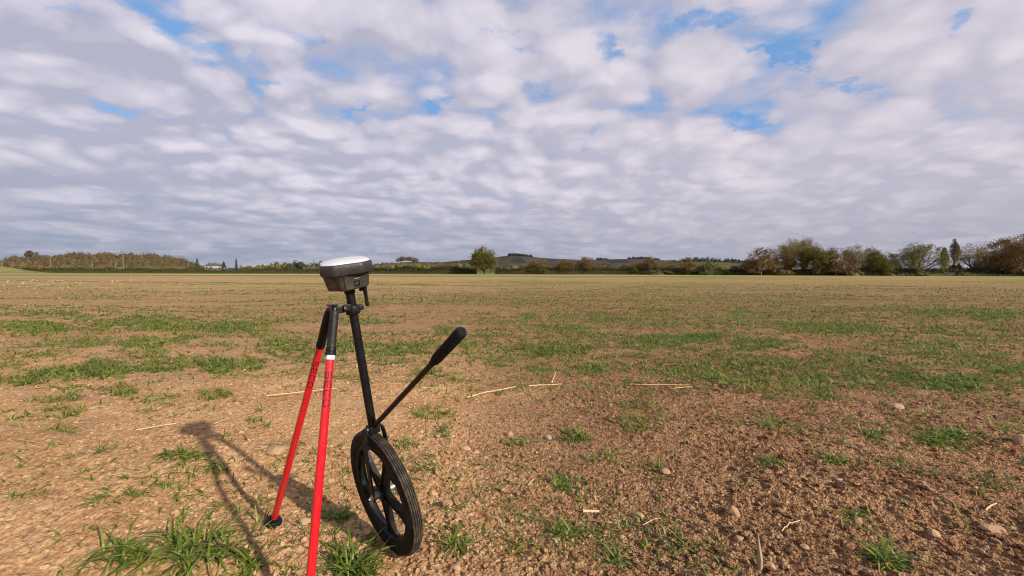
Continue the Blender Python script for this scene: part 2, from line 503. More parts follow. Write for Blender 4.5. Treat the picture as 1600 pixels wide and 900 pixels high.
DUST = (.36, .24, .14)
M = {}
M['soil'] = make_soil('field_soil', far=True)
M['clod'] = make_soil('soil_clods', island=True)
M['stone'] = plain('pale_stone', (.33, .205, .115), .85, var=.25, scale=60, bump=.002, dust=(DUST, .6, 30), spec=.2)
M['stone_grey'] = plain('grey_flint', (.25, .20, .17), .7, var=.3, scale=50, bump=.002, dust=(DUST, .5, 25), spec=.3)
M['straw'] = plain('dry_straw', (.52, .38, .19), .7, var=.2, scale=90, bump=.0004, spec=.3)
M['stick'] = plain('weathered_stick', (.34, .25, .17), .8, var=.3, scale=70, bump=.0008, spec=.2)
M['grass'] = leafy('young_grass', [(.055, .100, .010), (.110, .180, .014), (.185, .245, .024), (.34, .32, .07)], .35, .45, .4)
M['black'] = plain('black_painted_tube', (.004, .004, .0045), .40, var=.2, scale=60, dust=(DUST, .02, 25), spec=.28)
M['plastic'] = plain('black_moulded_plastic', (.0045, .0045, .005), .50, var=.2, scale=80, bump=.0003, dust=(DUST, .03, 30), spec=.22)
M['tube_grip'] = plain('black_foam_grip', (.007, .0065, .0065), .85, var=.2, scale=120, bump=.0006, dust=(DUST, .05, 40), spec=.2)
M['ribbed'] = plain('ribbed_grey_sleeve', (.012, .012, .014), .55, var=.15, scale=80, dust=(DUST, .05, 30), spec=.3)
M['red'] = plain('red_anodised_tube', (.52, .003, .012), .26, metal=.0, var=.08, scale=30, coat=.4, dust=(DUST, .10, 260))
M['ink'] = plain('black_print', (.012, .006, .007), .6, var=.1)
M['label'] = plain('white_label', (.72, .72, .70), .45, var=.06, scale=200)
M['tyre'] = plain('black_tyre_rubber', (.006, .0055, .005), .75, var=.3, scale=40, bump=.0005, dust=(DUST, .07, 18), spec=.2)
M['tread'] = plain('dusty_tyre_tread', (.026, .022, .018), .85, var=.3, scale=50, bump=.0006, dust=(DUST, .22, 22), spec=.2)
M['chrome'] = plain('bright_steel', (.62, .61, .60), .28, metal=1.0, var=.1, scale=90)
M['alu'] = plain('dull_aluminium', (.30, .30, .31), .42, metal=.8, var=.15, scale=90, dust=(DUST, .3, 60))
M['white_dome'] = plain('white_plastic_dome', (.50, .50, .51), .34, var=.02, scale=12, dust=((.62, .55, .47), .08, 30), coat=.2)
M['bumper'] = plain('dark_rubber_bumper', (.024, .021, .022), .46, var=.15, scale=60, dust=(DUST, .06, 25), spec=.4)
M['casing'] = plain('grey_green_casing', (.023, .025, .019), .5, var=.08, scale=90, bump=.0002, dust=(DUST, .10, 25))
M['casing_dark'] = plain('dark_casing', (.020, .018, .018), .42, var=.1, scale=60, dust=(DUST, .1, 25))
M['window'] = plain('black_gloss_window', (.006, .006, .008), .15, var=.1)
M['seam'] = plain('dark_seam', (.008, .008, .008), .8, var=.1)
M['red_knob'] = plain('dark_red_knob', (.09, .004, .006), .4, var=.2)
M['post_wood'] = plain('weathered_grey_post', (.17, .13, .10), .9, var=.3, scale=6, spec=.1)
M['wood_pole'] = plain('weathered_wood_pole', (.17, .135, .095), .85, var=.2, scale=8, spec=.2)
M['bark'] = plain('grey_brown_bark', (.115, .085, .060), .9, var=.3, scale=2.5, spec=.15)
M['bark_pale'] = plain('pale_bark', (.22, .175, .125), .9, var=.3, scale=2.5, spec=.15)
M['render_wall'] = plain('white_rendered_wall', (.38, .355, .31), .85, var=.05, scale=2, spec=.2)
M['slate'] = plain('grey_roof', (.085, .078, .078), .75, var=.2, scale=3, spec=.3)
M['glass'] = plain('dark_window_glass', (.02, .023, .028), .12, var=.1, scale=2)
M['brick'] = plain('red_brick', (.26, .11, .07), .9, var=.2, scale=5, spec=.2)
M['bank'] = plain('rough_grass_bank', (.10, .125, .035), .95, var=.5, scale=.6, bump=.05, dust=((.34, .22, .11), .55, .35), spec=.1)

# ------------------------------------------------------------------ the field
WHEEL_C = ground(614, 853)
_hz = float(height(WHEEL_C.x, WHEEL_C.y))
def gz(x, y, lod=None):
    return height(x, y, lod) - _hz * np.clip(1.5 - np.sqrt(np.asarray(x, float) ** 2 + np.asarray(y, float) ** 2) / 12, 0, 1)
EL = '''50 513 60 9 1|70 493 45 6 .7|122 497 25 8 .8|240 506 75 10 1|362 510 55 9 1|145 513 25 8 .5|125 536 60 12 .6|228 542 45 16 .8
292 530 22 7 .7|450 545 45 14 .7|60 558 50 8 .5|30 603 35 8 1|95 592 40 13 1|165 583 45 15 1.1|247 582 35 10 1|295 575 20 8 .7
342 576 28 13 1.1|392 573 25 12 .9|15 575 20 8 .4|85 632 45 8 .55|190 622 25 11 .7|245 640 35 11 .6|338 632 28 11 .8|70 655 65 8 .4
103 655 20 9 .6|97 695 28 8 .6|405 676 20 6 .4|165 727 20 4 .35|258 775 32 8 .45|195 790 30 11 .35|15 805 20 8 .35|75 795 30 6 .3
830 495 14 6 1|763 497 25 5 .5|880 493 25 4 .6|936 495 22 7 .7|895 514 40 7 .8|836 514 25 6 .6|698 518 25 7 .6|765 526 25 6 .5
860 547 65 10 .8|1020 537 50 10 .7|1093 528 40 8 1|640 545 30 12 .7|590 545 30 10 .6|842 578 25 7 .7|925 578 30 8 .9|792 568 25 6 .6
886 563 20 5 .5|672 595 25 6 .7|720 605 25 4 .6|1065 588 30 7 .8|1112 590 25 8 1|1010 603 60 5 .5|675 653 30 9 .6|688 680 25 7 .6
942 646 20 6 .5|992 636 25 7 .6|990 668 22 11 .7|943 720 25 8 .5|640 700 18 8 .5|600 560 35 14 .7|540 540 25 14 .7
1000 731 34 9 .55|803 862 12 6 .5|670 740 12 5 .5|500 560 40 15 .5|560 600 40 9 .35
1200 672 50 6 .4|1572 682 20 9 .7|1400 730 20 5 .4|1162 746 20 5 .35|1540 782 22 4 .35|1250 690 30 5 .3
1015 485 30 4 .6|1160 487 30 5 .7|1065 528 60 9 .8|1185 541 45 9 .9|1300 514 85 9 1.1|1468 489 50 6 .9|1562 493 45 7 1|1420 545 70 14 .5
1460 545 40 8 .6|1190 575 55 8 .6|1270 585 20 7 .8|1338 590 20 5 .6|1416 592 35 8 .9|1575 580 35 7 1|1172 613 22 7 .8|1280 618 35 8 .7
1565 643 30 6 .5|1206 632 20 4 .5|960 500 60 4 .5|1400 500 80 5 .4|560 505 40 6 .5|430 500 40 6 .5|1120 550 60 5 .5|1500 520 90 6 .5
700 540 60 6 .4|760 560 40 5 .4|950 525 60 4 .5|1330 560 60 8 .6|1520 560 60 7 .5|980 560 60 5 .4|30 540 40 5 .4|330 545 50 6 .4|1300 550 330 55 .22|1400 498 260 22 .30|1000 535 250 40 .16|250 540 280 38 .20|900 495 300 12 .2|700 590 260 30 .10|200 640 240 26 .08|1350 600 300 22 .14'''
ELL = [tuple(float(v) for v in e.split()) for e in EL.replace('\n', '|').split('|')]
def green_field(x, y):
    g = np.zeros_like(x)
    for e in ELL:
        c = ground(e[0], e[1]); l = ground(e[0] - e[2], e[1]); n1 = ground(e[0], e[1] - e[3]); n2 = ground(e[0], e[1] + e[3])
        rx = abs(c.x - l.x); ax = (n1 - n2) * .5; ry = max(abs(ax.y), .04)
        m_ = (np.abs(y - c.y) < ry * 1.6) & (np.abs(x - c.x) < rx * 1.6 + abs(ax.x) * 1.6)
        if not m_.any(): continue
        v = (y[m_] - c.y) / ry; u = (x[m_] - c.x - v * ax.x) / rx
        g[m_] = np.maximum(g[m_], e[4] * np.clip(1.35 - np.sqrt(u * u + v * v) * .9, 0, 1))
    return g
ang = [-math.pi + i * (math.pi - R(75)) / 24 for i in range(24)]
ang += [R(-75 + i * .5) for i in range(40)]
ang += [R(-55 + 110 * i / 820) for i in range(821)]
ang += [R(55 + (i + 1) * .5) for i in range(40)]
ang += [R(75) + (i + 1) * (math.pi - R(75)) / 24 for i in range(23)]
ang = np.array(ang)
rad = [.02, .3, .6, .85, 1.0]
while rad[-1] < 4: rad.append(rad[-1] * 1.0033)
while rad[-1] < 12: rad.append(rad[-1] * 1.0055)
while rad[-1] < 45: rad.append(rad[-1] * 1.018)
while rad[-1] < 9000: rad.append(rad[-1] * 1.12)
rad = np.array(rad)
A_, R_ = np.meshgrid(ang, rad)
X_ = R_ * np.sin(A_); Y_ = R_ * np.cos(A_)
lod = np.maximum(R_ * R(110) / 820, np.gradient(rad)[:, None] * .6 * np.ones_like(A_))
lod = np.where(np.abs(A_) > R(75.2), lod * 6, lod)
Z_ = gz(X_, Y_, lod)
Z_ = np.where(R_ > 80, 0 - .004 * 0, Z_)
nr, na = A_.shape
idx = np.arange(nr * na).reshape(nr, na)
idn = np.roll(idx, -1, axis=1)
F_ = np.stack([idx[:-1], idn[:-1], idn[1:], idx[1:]], -1).reshape(-1, 4)[:, ::-1]
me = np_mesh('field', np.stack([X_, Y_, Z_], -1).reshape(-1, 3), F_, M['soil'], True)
ga = me.attributes.new('green', 'FLOAT', 'POINT')
ga.data.foreach_set('value', green_field(X_.ravel(), Y_.ravel()).astype(np.float32))
ob('field', me, kind='structure')

rng = np.random.default_rng(7)
# ---- angular clods and crumbs lying loose on the soil
ICO = []
import bmesh
def ico(sub):
    bm = bmesh.new(); bmesh.ops.create_icosphere(bm, subdivisions=sub, radius=1)
    V = np.array([v.co[:] for v in bm.verts]); F = np.array([[v.index for v in f.verts] for f in bm.faces]); bm.free()
    return V, F
V1, F1 = ico(1); V2, F2 = ico(2)
def rock_verts(V, n, rg, rough=.32):
    """n irregular copies of a unit ball, flattened and tilted"""
    k_ = len(V)
    B = V[None] * (1 + rough * (rg.random((n, k_, 1)) * 2 - 1))
    B = B * np.stack([.8 + .6 * rg.random(n), .7 + .4 * rg.random(n), .5 + .4 * rg.random(n)], -1)[:, None]
    a = rg.random(n) * 6.283; t = (rg.random(n) - .5) * .9
    ca, sa, ct, st = np.cos(a), np.sin(a), np.cos(t), np.sin(t)
    x, y, z = B[..., 0], B[..., 1], B[..., 2]
    y, z = y * ct[:, None] - z * st[:, None], y * st[:, None] + z * ct[:, None]
    x, y = x * ca[:, None] - y * sa[:, None], x * sa[:, None] + y * ca[:, None]
    return np.stack([x, y, z], -1)
def scatter(n, r0, r1, amax=66, power=1.0):
    n = int(n * 1.15)
    """points in front of the camera, denser near it"""
    u = rng.random(n)
    r = r0 * (r1 / r0) ** (u ** power)
    a = np.radians((rng.random(n) * 2 - 1) * amax)
    return r * np.sin(a), r * np.cos(a), r
cx_, cy_, cr_ = scatter(28000, 1.15, 12)
fx_, fy_, fr_ = scatter(11000, 9, 70)
cx_, cy_, cr_ = np.concatenate([cx_, fx_]), np.concatenate([cy_, fy_]), np.concatenate([cr_, fr_])
keep = rng.random(len(cx_)) < (crumbly(cx_, cy_) * .7 + .3)
cx_, cy_, cr_ = cx_[keep], cy_[keep], cr_[keep]
n_ = len(cx_)
size = .0030 + .0085 * rng.random(n_) ** 3.6 + .012 * (rng.random(n_) > .99) * rng.random(n_) + .0007 * cr_ * (.5 + rng.random(n_))
size *= (.75 + .5 * crumbly(cx_, cy_))
B = rock_verts(V1, n_, rng) * size[:, None, None]
cz_ = gz(cx_, cy_, lod=.003 + cr_ * .002)
B += np.stack([cx_, cy_, cz_ + size * .25], -1)[:, None]
FF = (F1[None] + (np.arange(n_) * len(V1))[:, None, None]).reshape(-1, 3)
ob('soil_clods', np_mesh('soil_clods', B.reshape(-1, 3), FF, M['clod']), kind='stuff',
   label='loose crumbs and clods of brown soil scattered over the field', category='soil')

# ---- grass and seedlings: patches read off the photo, set down at their real places on the field
def ell_world(e):
    """ground centre and the two half axes (sideways, in depth) of a patch"""
    c = ground(e[0], e[1]); l = ground(e[0] - e[2], e[1]); n1 = ground(e[0], e[1] - e[3]); n2 = ground(e[0], e[1] + e[3])
    return c, abs(c.x - l.x), (n1 - n2) * .5
def blades(px, py, az, L, W, lean, rg, pz=None, far=False):
    """curved tapering blades: root, 3 mid sections, tip"""
    n = len(px)
    if pz is None: pz = gz(px, py, lod=.004 + np.hypot(px, py) * .003)
    ts = np.array([0, .3, .62, .86, 1.0])
    wprof = np.array([.7, 1.0, .85, .5, .05])
    if far: ts = np.array([0, .5, 1.0]); wprof = np.array([.8, 1.0, .1])
    m_ = len(ts)
    bend = lean
    hx, hy = np.cos(az), np.sin(az)
    sx, sy = -hy, hx
    tw = (rg.random(n) - .5) * 1.2
    V = np.zeros((n, m_ * 2, 3))
    for i, t in enumerate(ts):
        out = L * (t * np.sin(bend * .45) + t ** 2.2 * np.sin(bend) * .75)
        zz = L * (t * np.cos(bend * .45) - t ** 2.6 * np.clip(bend - .35, 0, 2) * .62)
        cxx = px + hx * out; cyy = py + hy * out; czz = pz + zz - .004
        wv = W * wprof[i] * .5
        a = tw * t
        dx_, dy_, dz_ = sx * np.cos(a), sy * np.cos(a), np.sin(a)
        V[:, i * 2] = np.stack([cxx + dx_ * wv, cyy + dy_ * wv, czz + dz_ * wv], -1)
        V[:, i * 2 + 1] = np.stack([cxx - dx_ * wv, cyy - dy_ * wv, czz - dz_ * wv], -1)
    q = np.array([[0, 1, 3, 2], [2, 3, 5, 4], [4, 5, 7, 6], [6, 7, 9, 8]])
    q = q[:m_ - 1]
    F = (q[None] + (np.arange(n) * m_ * 2)[:, None, None]).reshape(-1, 4)
    return V.reshape(-1, 3), F
def plants(cx, cy, k, hgt, rg, wide=1.0, flat=1.0):
    """k blades from each plant centre"""
    n = len(cx)
    px = np.repeat(cx, k) + rg.normal(0, .006, n * k); py = np.repeat(cy, k) + rg.normal(0, .006, n * k)
    r = np.hypot(px, py)
    az = rg.random(n * k) * 6.283
    L = np.repeat(hgt, k) * (.45 + .75 * rg.random(n * k))
    W = (.0028 + .0022 * rg.random(n * k)) * wide * (1 + r / 6.5)
    lean = np.minimum((.45 + 1.25 * rg.random(n * k)) * flat, 1.8)
    return blades(px, py, az, L, W, lean, rg, far=bool(len(r) and r.min() > 5.0))
def patch_points(e, dens_near, rg):
    c, rx, ax = ell_world(e)
    ry = max(abs(ax.y), .04)
    area = math.pi * rx * ry
    r = c.length
    n = int(min(area, 60) * dens_near * e[4] / (1 + (r / 4.4) ** 1.7)) + 3
    a = rg.random(n) * 6.283; u = np.sqrt(rg.random(n)) * (1 + .35 * (rg.random(n) - .3))
    x = c.x + np.cos(a) * u * rx + (np.sin(a) * u) * ax.x
    y = c.y + np.sin(a) * u * ry
    k_ = fbm(x * 7, y * 7, 77, 2) > .42 - .12 * e[4]
    return x[k_], y[k_]
Vs, Fs, off = [], [], 0
def stash(VF):
    global off
    Vs.append(VF[0]); Fs.append(VF[1] + off); off += len(VF[0])
for e in ELL:
    x, y = patch_points(e, 1700, rng)
    if not len(x): continue
    stash(plants(x, y, 4, .038 + .045 * rng.random(len(x)) * (.5 + .6 * e[4]) + .0 * x, rng))
# thin scatter of single seedlings and small tufts, denser in drifts
x, y, r = scatter(12000, 1.3, 55, power=.75)
g_ = fbm(x * .9 + 3, y * 1.7, 88, 3)
k_ = g_ > .515 - .03 * np.tanh(x) + .10 * np.clip((r - 12) / 20, 0, 1)
x, y = x[k_], y[k_]
for sel in (np.hypot(x, y) <= 5.1, np.hypot(x, y) > 5.1):
    stash(plants(x[sel], y[sel], 4, .022 + .038 * rng.random(sel.sum()), rng, 1.0, 1.1))
# drifts of sprouting crop in the middle distance, as the tufts run in bands across the field
x, y, r = scatter(60000, 3.6, 42, power=.85)
g_ = fbm((x + .1 * y) * .22, y * .75 + 7, 91, 4)
k_ = (g_ > .48 - .05 * np.tanh(x / 6))
x, y = x[k_], y[k_]
for sel in (np.hypot(x, y) <= 5.1, np.hypot(x, y) > 5.1):
    stash(plants(x[sel], y[sel], 3, (.03 + .035 * rng.random(sel.sum())) * (1 + np.hypot(x[sel], y[sel]) / 60), rng, 1.4, 1.15))
ob('young_grass', np_mesh('young_grass', np.concatenate(Vs), np.concatenate(Fs), M['grass']), kind='stuff',
   label='young green grass and seedlings growing in drifts across the bare soil', category='grass')

# single clumps one can point to
CLUMPS = [
 ((310, 864, 66, 28), 34, 5, .115, 1.35, 'largest grass clump with broad blades, left of the near red leg'),
 ((195, 880, 46, 20), 22, 5, .095, 1.2, 'spreading grass clump left of the largest clump, at the bottom edge'),
 ((392, 893, 20, 10), 14, 4, .075, 1.4, 'small grass clump right of the largest clump, at the bottom edge'),
 ((545, 888, 44, 20), 20, 5, .110, 1.6, 'grass clump with long arching blades between the near red leg and the wheel'),
 ((530, 808, 16, 5), 16, 5, .050, 1.4, 'small low grass tuft lying in the shadow behind the near red leg'),
 ((290, 734, 50, 8), 34, 5, .060, 1.2, 'wide low grass tuft beside the shadow of the receiver'),
 ((338, 745, 20, 6), 14, 4, .050, 1.1, 'thin grass tuft crossed by the tripod leg shadow'),
 ((885, 757, 28, 12), 20, 5, .062, 1.2, 'arching grass tuft right of the wheel, halfway up its height'),
 ((880, 836, 28, 12), 15, 5, .075, 1.2, 'spidery grass tuft below the pale straw chip'),
 ((715, 857, 22, 12), 13, 5, .065, 1.3, 'ragged grass tuft just right of the wheel foot'),
 ((1066, 862, 18, 7), 9, 5, .050, 1.1, 'small star shaped seedling right of centre near the bottom edge'),
 ((904, 682, 36, 9), 22, 5, .075, 1.2, 'grass tuft with long flat blades beside a small dark stone'),
 ((808, 690, 24, 8), 15, 5, .058, 1.1, 'loose grass tuft under the end of the broken straws'),
 ((1203, 728, 24, 10), 15, 5, .060, 1.1, 'grass tuft left of the tuft beside the pale bent blade, right half of field'),
 ((1309, 729, 26, 9), 20, 5, .058, 1.1, 'dense small tuft with pale bent blade on the crumbly soil'),
 ((1475, 697, 50, 13), 80, 5, .070, 1.2, 'broad leafy grass clump on the crumbly soil near the right edge'),
 ((1365, 690, 22, 9), 22, 5, .060, 1.1, 'upright tuft just left of the broad leafy clump near the right edge'),
 ((1495, 602, 56, 13), 150, 5, .085, 1.2, 'dense dark green grass clump where the bare crumbly soil begins on the right'),
 ((1330, 812, 22, 13), 13, 5, .050, 1.1, 'thin tuft around a round stone above the pale root'),
 ((1388, 882, 28, 15), 34, 5, .070, 1.3, 'grass clump at the bottom edge beside the pale root'),
 ((960, 884, 14, 9), 9, 5, .060, 1.2, 'seedling at the bottom edge right of centre'),
]
for (e, n, k_, L, wd, lab) in CLUMPS:
    c, rx, ax = ell_world((*e, 1))
    a = rng.random(n) * 6.283; u = np.sqrt(rng.random(n))
    x = c.x + np.cos(a) * u * rx * .8 + np.sin(a) * u * ax.x * .8; y = c.y + np.sin(a) * u * abs(ax.y) * .8
    V, F = plants(x, y, k_, L * (.6 + .6 * rng.random(n)), rng, wd, 1.45)
    base = Vector((c.x, c.y, float(gz(c.x, c.y))))
    ob('grass_clump', np_mesh('grass_clump', V - np.array(base[:]), F, M['grass']), loc=base,
       label=lab, category='grass clump', group='grass clumps in the foreground')

# ---- stones
STONES = [
 (1145, 793, 13, 15, 'stone', 'large rounded tan stone alone on the crumbly soil right of centre'),
 (711, 891, 10, 8, 'stone', 'pale stone at the bottom edge right of the wheel foot'),
 (432, 718, 19, 4, 'stone', 'flat pale slab of stone just behind the far red leg'),
 (475, 812, 11, 8, 'stone', 'tan clod of stone between the two red legs'),
 (700, 783, 10, 9, 'stone', 'knobbly tan stone right of the wheel tyre'),
 (997, 797, 12, 6, 'stone', 'flat brown stone right of the pale straw chip'),
 (973, 842, 7, 6, 'stone', 'small brown stone below the flat brown stone'),
 (857, 678, 7, 6, 'stone_grey', 'small dark grey stone beside the tuft with long flat blades'),
 (727, 697, 10, 6, 'stone', 'pale lump of stone above the wheel on its right'),
 (1257, 860, 8, 5, 'stone', 'oval pale pebble right of the upright splinter'),
 (1155, 845, 8, 4, 'stone', 'flat yellow pebble above the upright splinter'),
 (1341, 812, 8, 8, 'stone', 'round tan stone in the thin tuft above the pale root'),
 (1458, 833, 10, 9, 'stone', 'white veined stone on the dark soil near the right edge'),
 (1549, 828, 18, 6, 'stone', 'flat pale stone half buried near the lower right corner'),
 (1202, 898, 10, 7, 'stone', 'ochre stone at the foot of the upright splinter'),
 (1597, 700, 12, 14, 'stone', 'ochre stone cut by the right edge of the picture'),
 (150, 648, 13, 4, 'stone', 'flat pale stone among tufts on the left of the field'),
 (1040, 737, 9, 6, 'stone', 'tan stone beside a tuft in the middle of the crumbly soil'),
 (796, 676, 6, 6, 'stone', 'small tan stone left of the dark grey stone'),
 (1310, 757, 7, 5, 'stone', 'small ochre pebble under the tuft with the pale bent blade'),
 (1400, 643, 14, 6, 'stone', 'reddish stone below the dark green clump on the right'),
 (66, 813, 16, 6, 'stone', 'low smooth lump of stone near the left edge'),
]
for i, (px, py, rx, rz, mt, lab) in enumerate(STONES):
    c = ground(px, py + rz * .6)
    d = (c - CAM).length
    s = rx / FPX * c.y; s2 = max(rz / FPX * c.y, s * .35)
    rg = np.random.default_rng(100 + i)
    # a ball with a few planes cut off it, then roughened
    V = V2.copy()
    for _ in range(9):
        nrm = rg.normal(size=3); nrm /= np.linalg.norm(nrm); lim = .62 + .25 * rg.random()
        dd = V @ nrm; V = V - np.where(dd > lim, dd - lim, 0)[:, None] * nrm
    V = V * (1 + .08 * (rg.random((len(V), 1)) - .5))
    V = V * np.array([s, s * .8, s2])
    a = rg.random() * .8 - .4
    V = np.stack([V[:, 0] * math.cos(a) - V[:, 1] * math.sin(a), V[:, 0] * math.sin(a) + V[:, 1] * math.cos(a), V[:, 2]], -1)
    o = ob('stone', np_mesh('stone', V, F2, M[mt]), loc=(c.x, c.y, float(gz(c.x, c.y)) + s2 * .18), label=lab, category='stone',
           group='stones lying on the soil')

# ---- straws, splinters and roots
def stalk(p1, p2, w, mat, name, lab, cat, lift=.004, sag=.0, bend=0.0, taper=.8, n=9, seed=0, up2=None):
    a = ground(*p1); b = ground(*p2)
    rg = random.Random(seed + int(p1[0])); pts = []; rr = []
    for i in range(n + 1):
        t = i / n
        p = a.lerp(b, t)
        side = Vector((-(b - a).y, (b - a).x, 0)).normalized()
        p = p + side * (math.sin(t * 3.14) * bend + rg.uniform(-1, 1) * w * (.5 if cat == 'root' else .12))
        pts.append([p.x, p.y, 0]); rr.append(w / 2 * (1 - (1 - taper) * t) * rg.uniform(.85, 1.15))
    zs = [float(gz(p[0], p[1])) + w * .5 + lift for p in pts]
    z0, z1 = max(zs[0], zs[1]), max(zs[-1], zs[-2])
    for i, p in enumerate(pts):
        t = i / n
        lin = z0 + (z1 - z0) * t
        p[2] = max(zs[i], lin) if up2 is None else z0 + (up2 + z1 - z0) * t
    o0 = Vector(pts[0])
    mb = MB().tube([Vector(p) - o0 for p in pts], rr, 7)
    return mb.build(name, M[mat], smooth=True, label=lab, category=cat) , o0
STALKS = [
 ((417, 637), (526, 621), .007, 'straw', 'straw', 'long straight pale straw lying behind both red legs', 'straw', 0),
 ((730, 630), (806, 617), .009, 'straw', 'straw', 'thick split pale straw right of the wheel handle', 'straw', .008),
 ((826, 616), (877, 606), .008, 'straw', 'straw', 'broken straw continuing to the right of the thick split straw', 'straw', 0),
 ((660, 621), (695, 619), .005, 'straw', 'straw', 'thin dull straw just right of the handle rod', 'straw', 0),
 ((985, 605), (1080, 608), .006, 'straw', 'straw', 'long thin straw lying among grass right of centre', 'straw', 0),
 ((1050, 612), (1082, 611), .006, 'straw', 'straw', 'short straw just below the long thin straw among grass', 'straw', 0),
 ((213, 694), (276, 679), .005, 'straw', 'straw', 'thin bent straw left of the receiver shadow', 'straw', .01),
 ((336, 680), (357, 671), .004, 'straw', 'straw', 'short straw right of the receiver shadow', 'straw', 0),
 ((911, 799), (936, 797), .011, 'straw', 'straw_chip', 'short bright flat straw chip below centre', 'straw chip', 0),
 ((1005, 819), (1031, 807), .003, 'straw', 'straw', 'fine curved straw right of the bright straw chip', 'straw', .004),
 ((1221, 833), (1249, 819), .004, 'straw', 'root', 'thin wavy root right of the large rounded stone', 'root', .006),
 ((1350, 818), (1392, 846), .006, 'stick', 'root', 'long pale bent root running down to the bottom right', 'root', -.012),
 ((1540, 808), (1556, 800), .006, 'straw', 'straw', 'small pale curl of straw near the right edge', 'straw', .004),
 ((1385, 843), (1416, 878), .005, 'stick', 'root', 'lower piece of the pale bent root', 'root', .01),
 ((825, 762), (835, 752), .004, 'straw', 'straw', 'tiny upright straw left of the arching tuft', 'straw', 0),
 ((30, 712), (58, 718), .006, 'stick', 'stick', 'short dark stick near the left edge of the field', 'stick', 0),
 ((1545, 539), (1592, 543), .014, 'straw', 'straw', 'pale straw on the soil at the far right', 'straw', 0),
]
for i, (a, b, wd, mt, nm, lab, cat, bd) in enumerate(STALKS):
    o, o0 = stalk(a, b, wd, mt, nm, lab, cat, bend=bd, seed=i)
    o.location = o0
o, o0 = stalk((862, 607), (868, 602), .007, 'straw', 'straw', 'straw standing up out of the soil behind the broken straws', 'straw', up2=.078)
o.location = o0
# upright splinter at the bottom edge
c = ground(1187, 905)
mb = MB().tube([(0, 0, -.02), (.001, 0, .03), (-.003, .004, .07), (-.004, .006, .10)], [.0075, .007, .0045, .0012], 7)
o = mb.build('splinter', M['stick'], label='weathered grey wood splinter standing upright at the bottom edge', category='splinter')
o.location = (c.x, c.y, float(gz(c.x, c.y)))

# ------------------------------------------------------------------ wheeled survey pole
def wpt(px, py, Y): return at(px, py, Y)
C0 = WHEEL_C.copy(); C0.z = 0
T0 = at(545.5, 450, 1.235)                    # top of the pole, under the receiver
UZ = (T0 - C0).normalized()
HX = Vector((.694, -.720, 0)); HX = (HX - UZ * HX.dot(UZ)).normalized()
NY = UZ.cross(HX)
ROT = Matrix((HX, NY, UZ)).transposed().to_4x4()
POLE_M = Matrix.Translation(C0) @ ROT
POLE_L = (T0 - C0).length
RW = .2035
def empty(name, mat4, **props):
    o = bpy.data.objects.new(name, None); COL.objects.link(o); o.empty_display_size = .1
    o.matrix_world = mat4
    for k_, v_ in props.items(): o[k_] = v_
    return o
pole = empty('wheeled_survey_pole', POLE_M, label='black survey pole on a spoked wheel with a slanting push handle', category='survey pole')
TOPW = 2 * RW                                     # wheel top along the pole
# pole tube, collar and end plug
MB().tube([(0, 0, TOPW + .022), (0, 0, POLE_L - .012)], .0125, 32).build('pole_tube', M['black'], pole, True)
MB().lathe([(.0128, POLE_L - .016), (.0150, POLE_L - .015), (.0150, POLE_L - .001), (.0140, POLE_L)], 32).build('collar', M['plastic'], pole, True)
# fork: crown block, two flat arms coming down over the tyre, axle nuts
fork = MB().box((0, 0, TOPW + .018), (.030, .034, .026), bev=.004).build('fork', M['black'], pole)
for s_ in (-1, 1):
    path = [(0, s_ * .012, TOPW + .022), (0, s_ * .026, TOPW + .021), (0, s_ * 0.0300, TOPW + .010), (0, s_ * 0.0340, TOPW - .015),
            (0, s_ * 0.0350, TOPW - .08), (0, s_ * 0.0360, RW + .03), (0, s_ * 0.0365, RW - .014)]
    mb = MB(); wds = [.026, .026, .025, .023, .020, .019, .018]
    V = []; F = []
    for i, (p, wd) in enumerate(zip(path, wds)):
        th = .0022
        if i < 3: nrm = Vector((0, s_ * (.25 + .35 * i), 1 - .3 * i)).normalized()
        else: nrm = Vector((0, s_, 0))
        for a, b in ((-1, -1), (1, -1), (1, 1), (-1, 1)):
            V.append(Vector((p[0] + a * wd / 2, p[1], p[2])) + nrm * (th * b))
    for i in range(len(path) - 1):
        for j in range(4):
            j2 = (j + 1) % 4
            F.append((i * 4 + j, i * 4 + j2, i * 4 + 4 + j2, i * 4 + 4 + j))
    F.append((3, 2, 1, 0)); k0 = (len(path) - 1) * 4; F.append((k0, k0 + 1, k0 + 2, k0 + 3))
    mb.add([v[:] for v in V], F)
    mb.build('fork_arm', M['plastic'], fork)
    Mx = Matrix.Translation((0, s_ * .0385, RW)) @ Matrix.Rotation(R(-90 * s_), 4, 'X')
    MB().lathe([(.0095, 0), (.0095, .0015), (.0075, .0018), (.0075, .0065), (.0062, .0075), (.0035, .0076), (.0035, .0120), (.0028, .0125)], 6 if False else 18, Mx).build('axle_nut', M['chrome'], fork)
for s_ in (-1, 1):
    MB().lathe([(.0048, 0), (.0048, .003), (.002, .0045)], 12, Matrix.Translation((.004 * s_, -.0172, TOPW + .012 + .010 * (s_ > 0))) @ Matrix.Rotation(R(90), 4, 'X')).build('bolt', M['chrome'], fork)
# wheel
wheel = bpy.data.objects.new('wheel', None); COL.objects.link(wheel); wheel.parent = pole; wheel.location = (0, 0, RW)
hw = .0215
sec_tyre = [(0.1570, -0.0132), (0.1650, -0.0164), (0.1770, -0.0180), (0.1880, -0.0178), (0.1945, -0.0160)]
sec_tyre2 = [(0.1945, 0.0160), (0.1880, 0.0178), (0.1770, 0.0180), (0.1650, 0.0164), (0.1570, 0.0132)]
MB().ring(sec_tyre + [(.1945, 0.0)] + sec_tyre2, 96).build('tyre', M['tyre'], wheel, True)
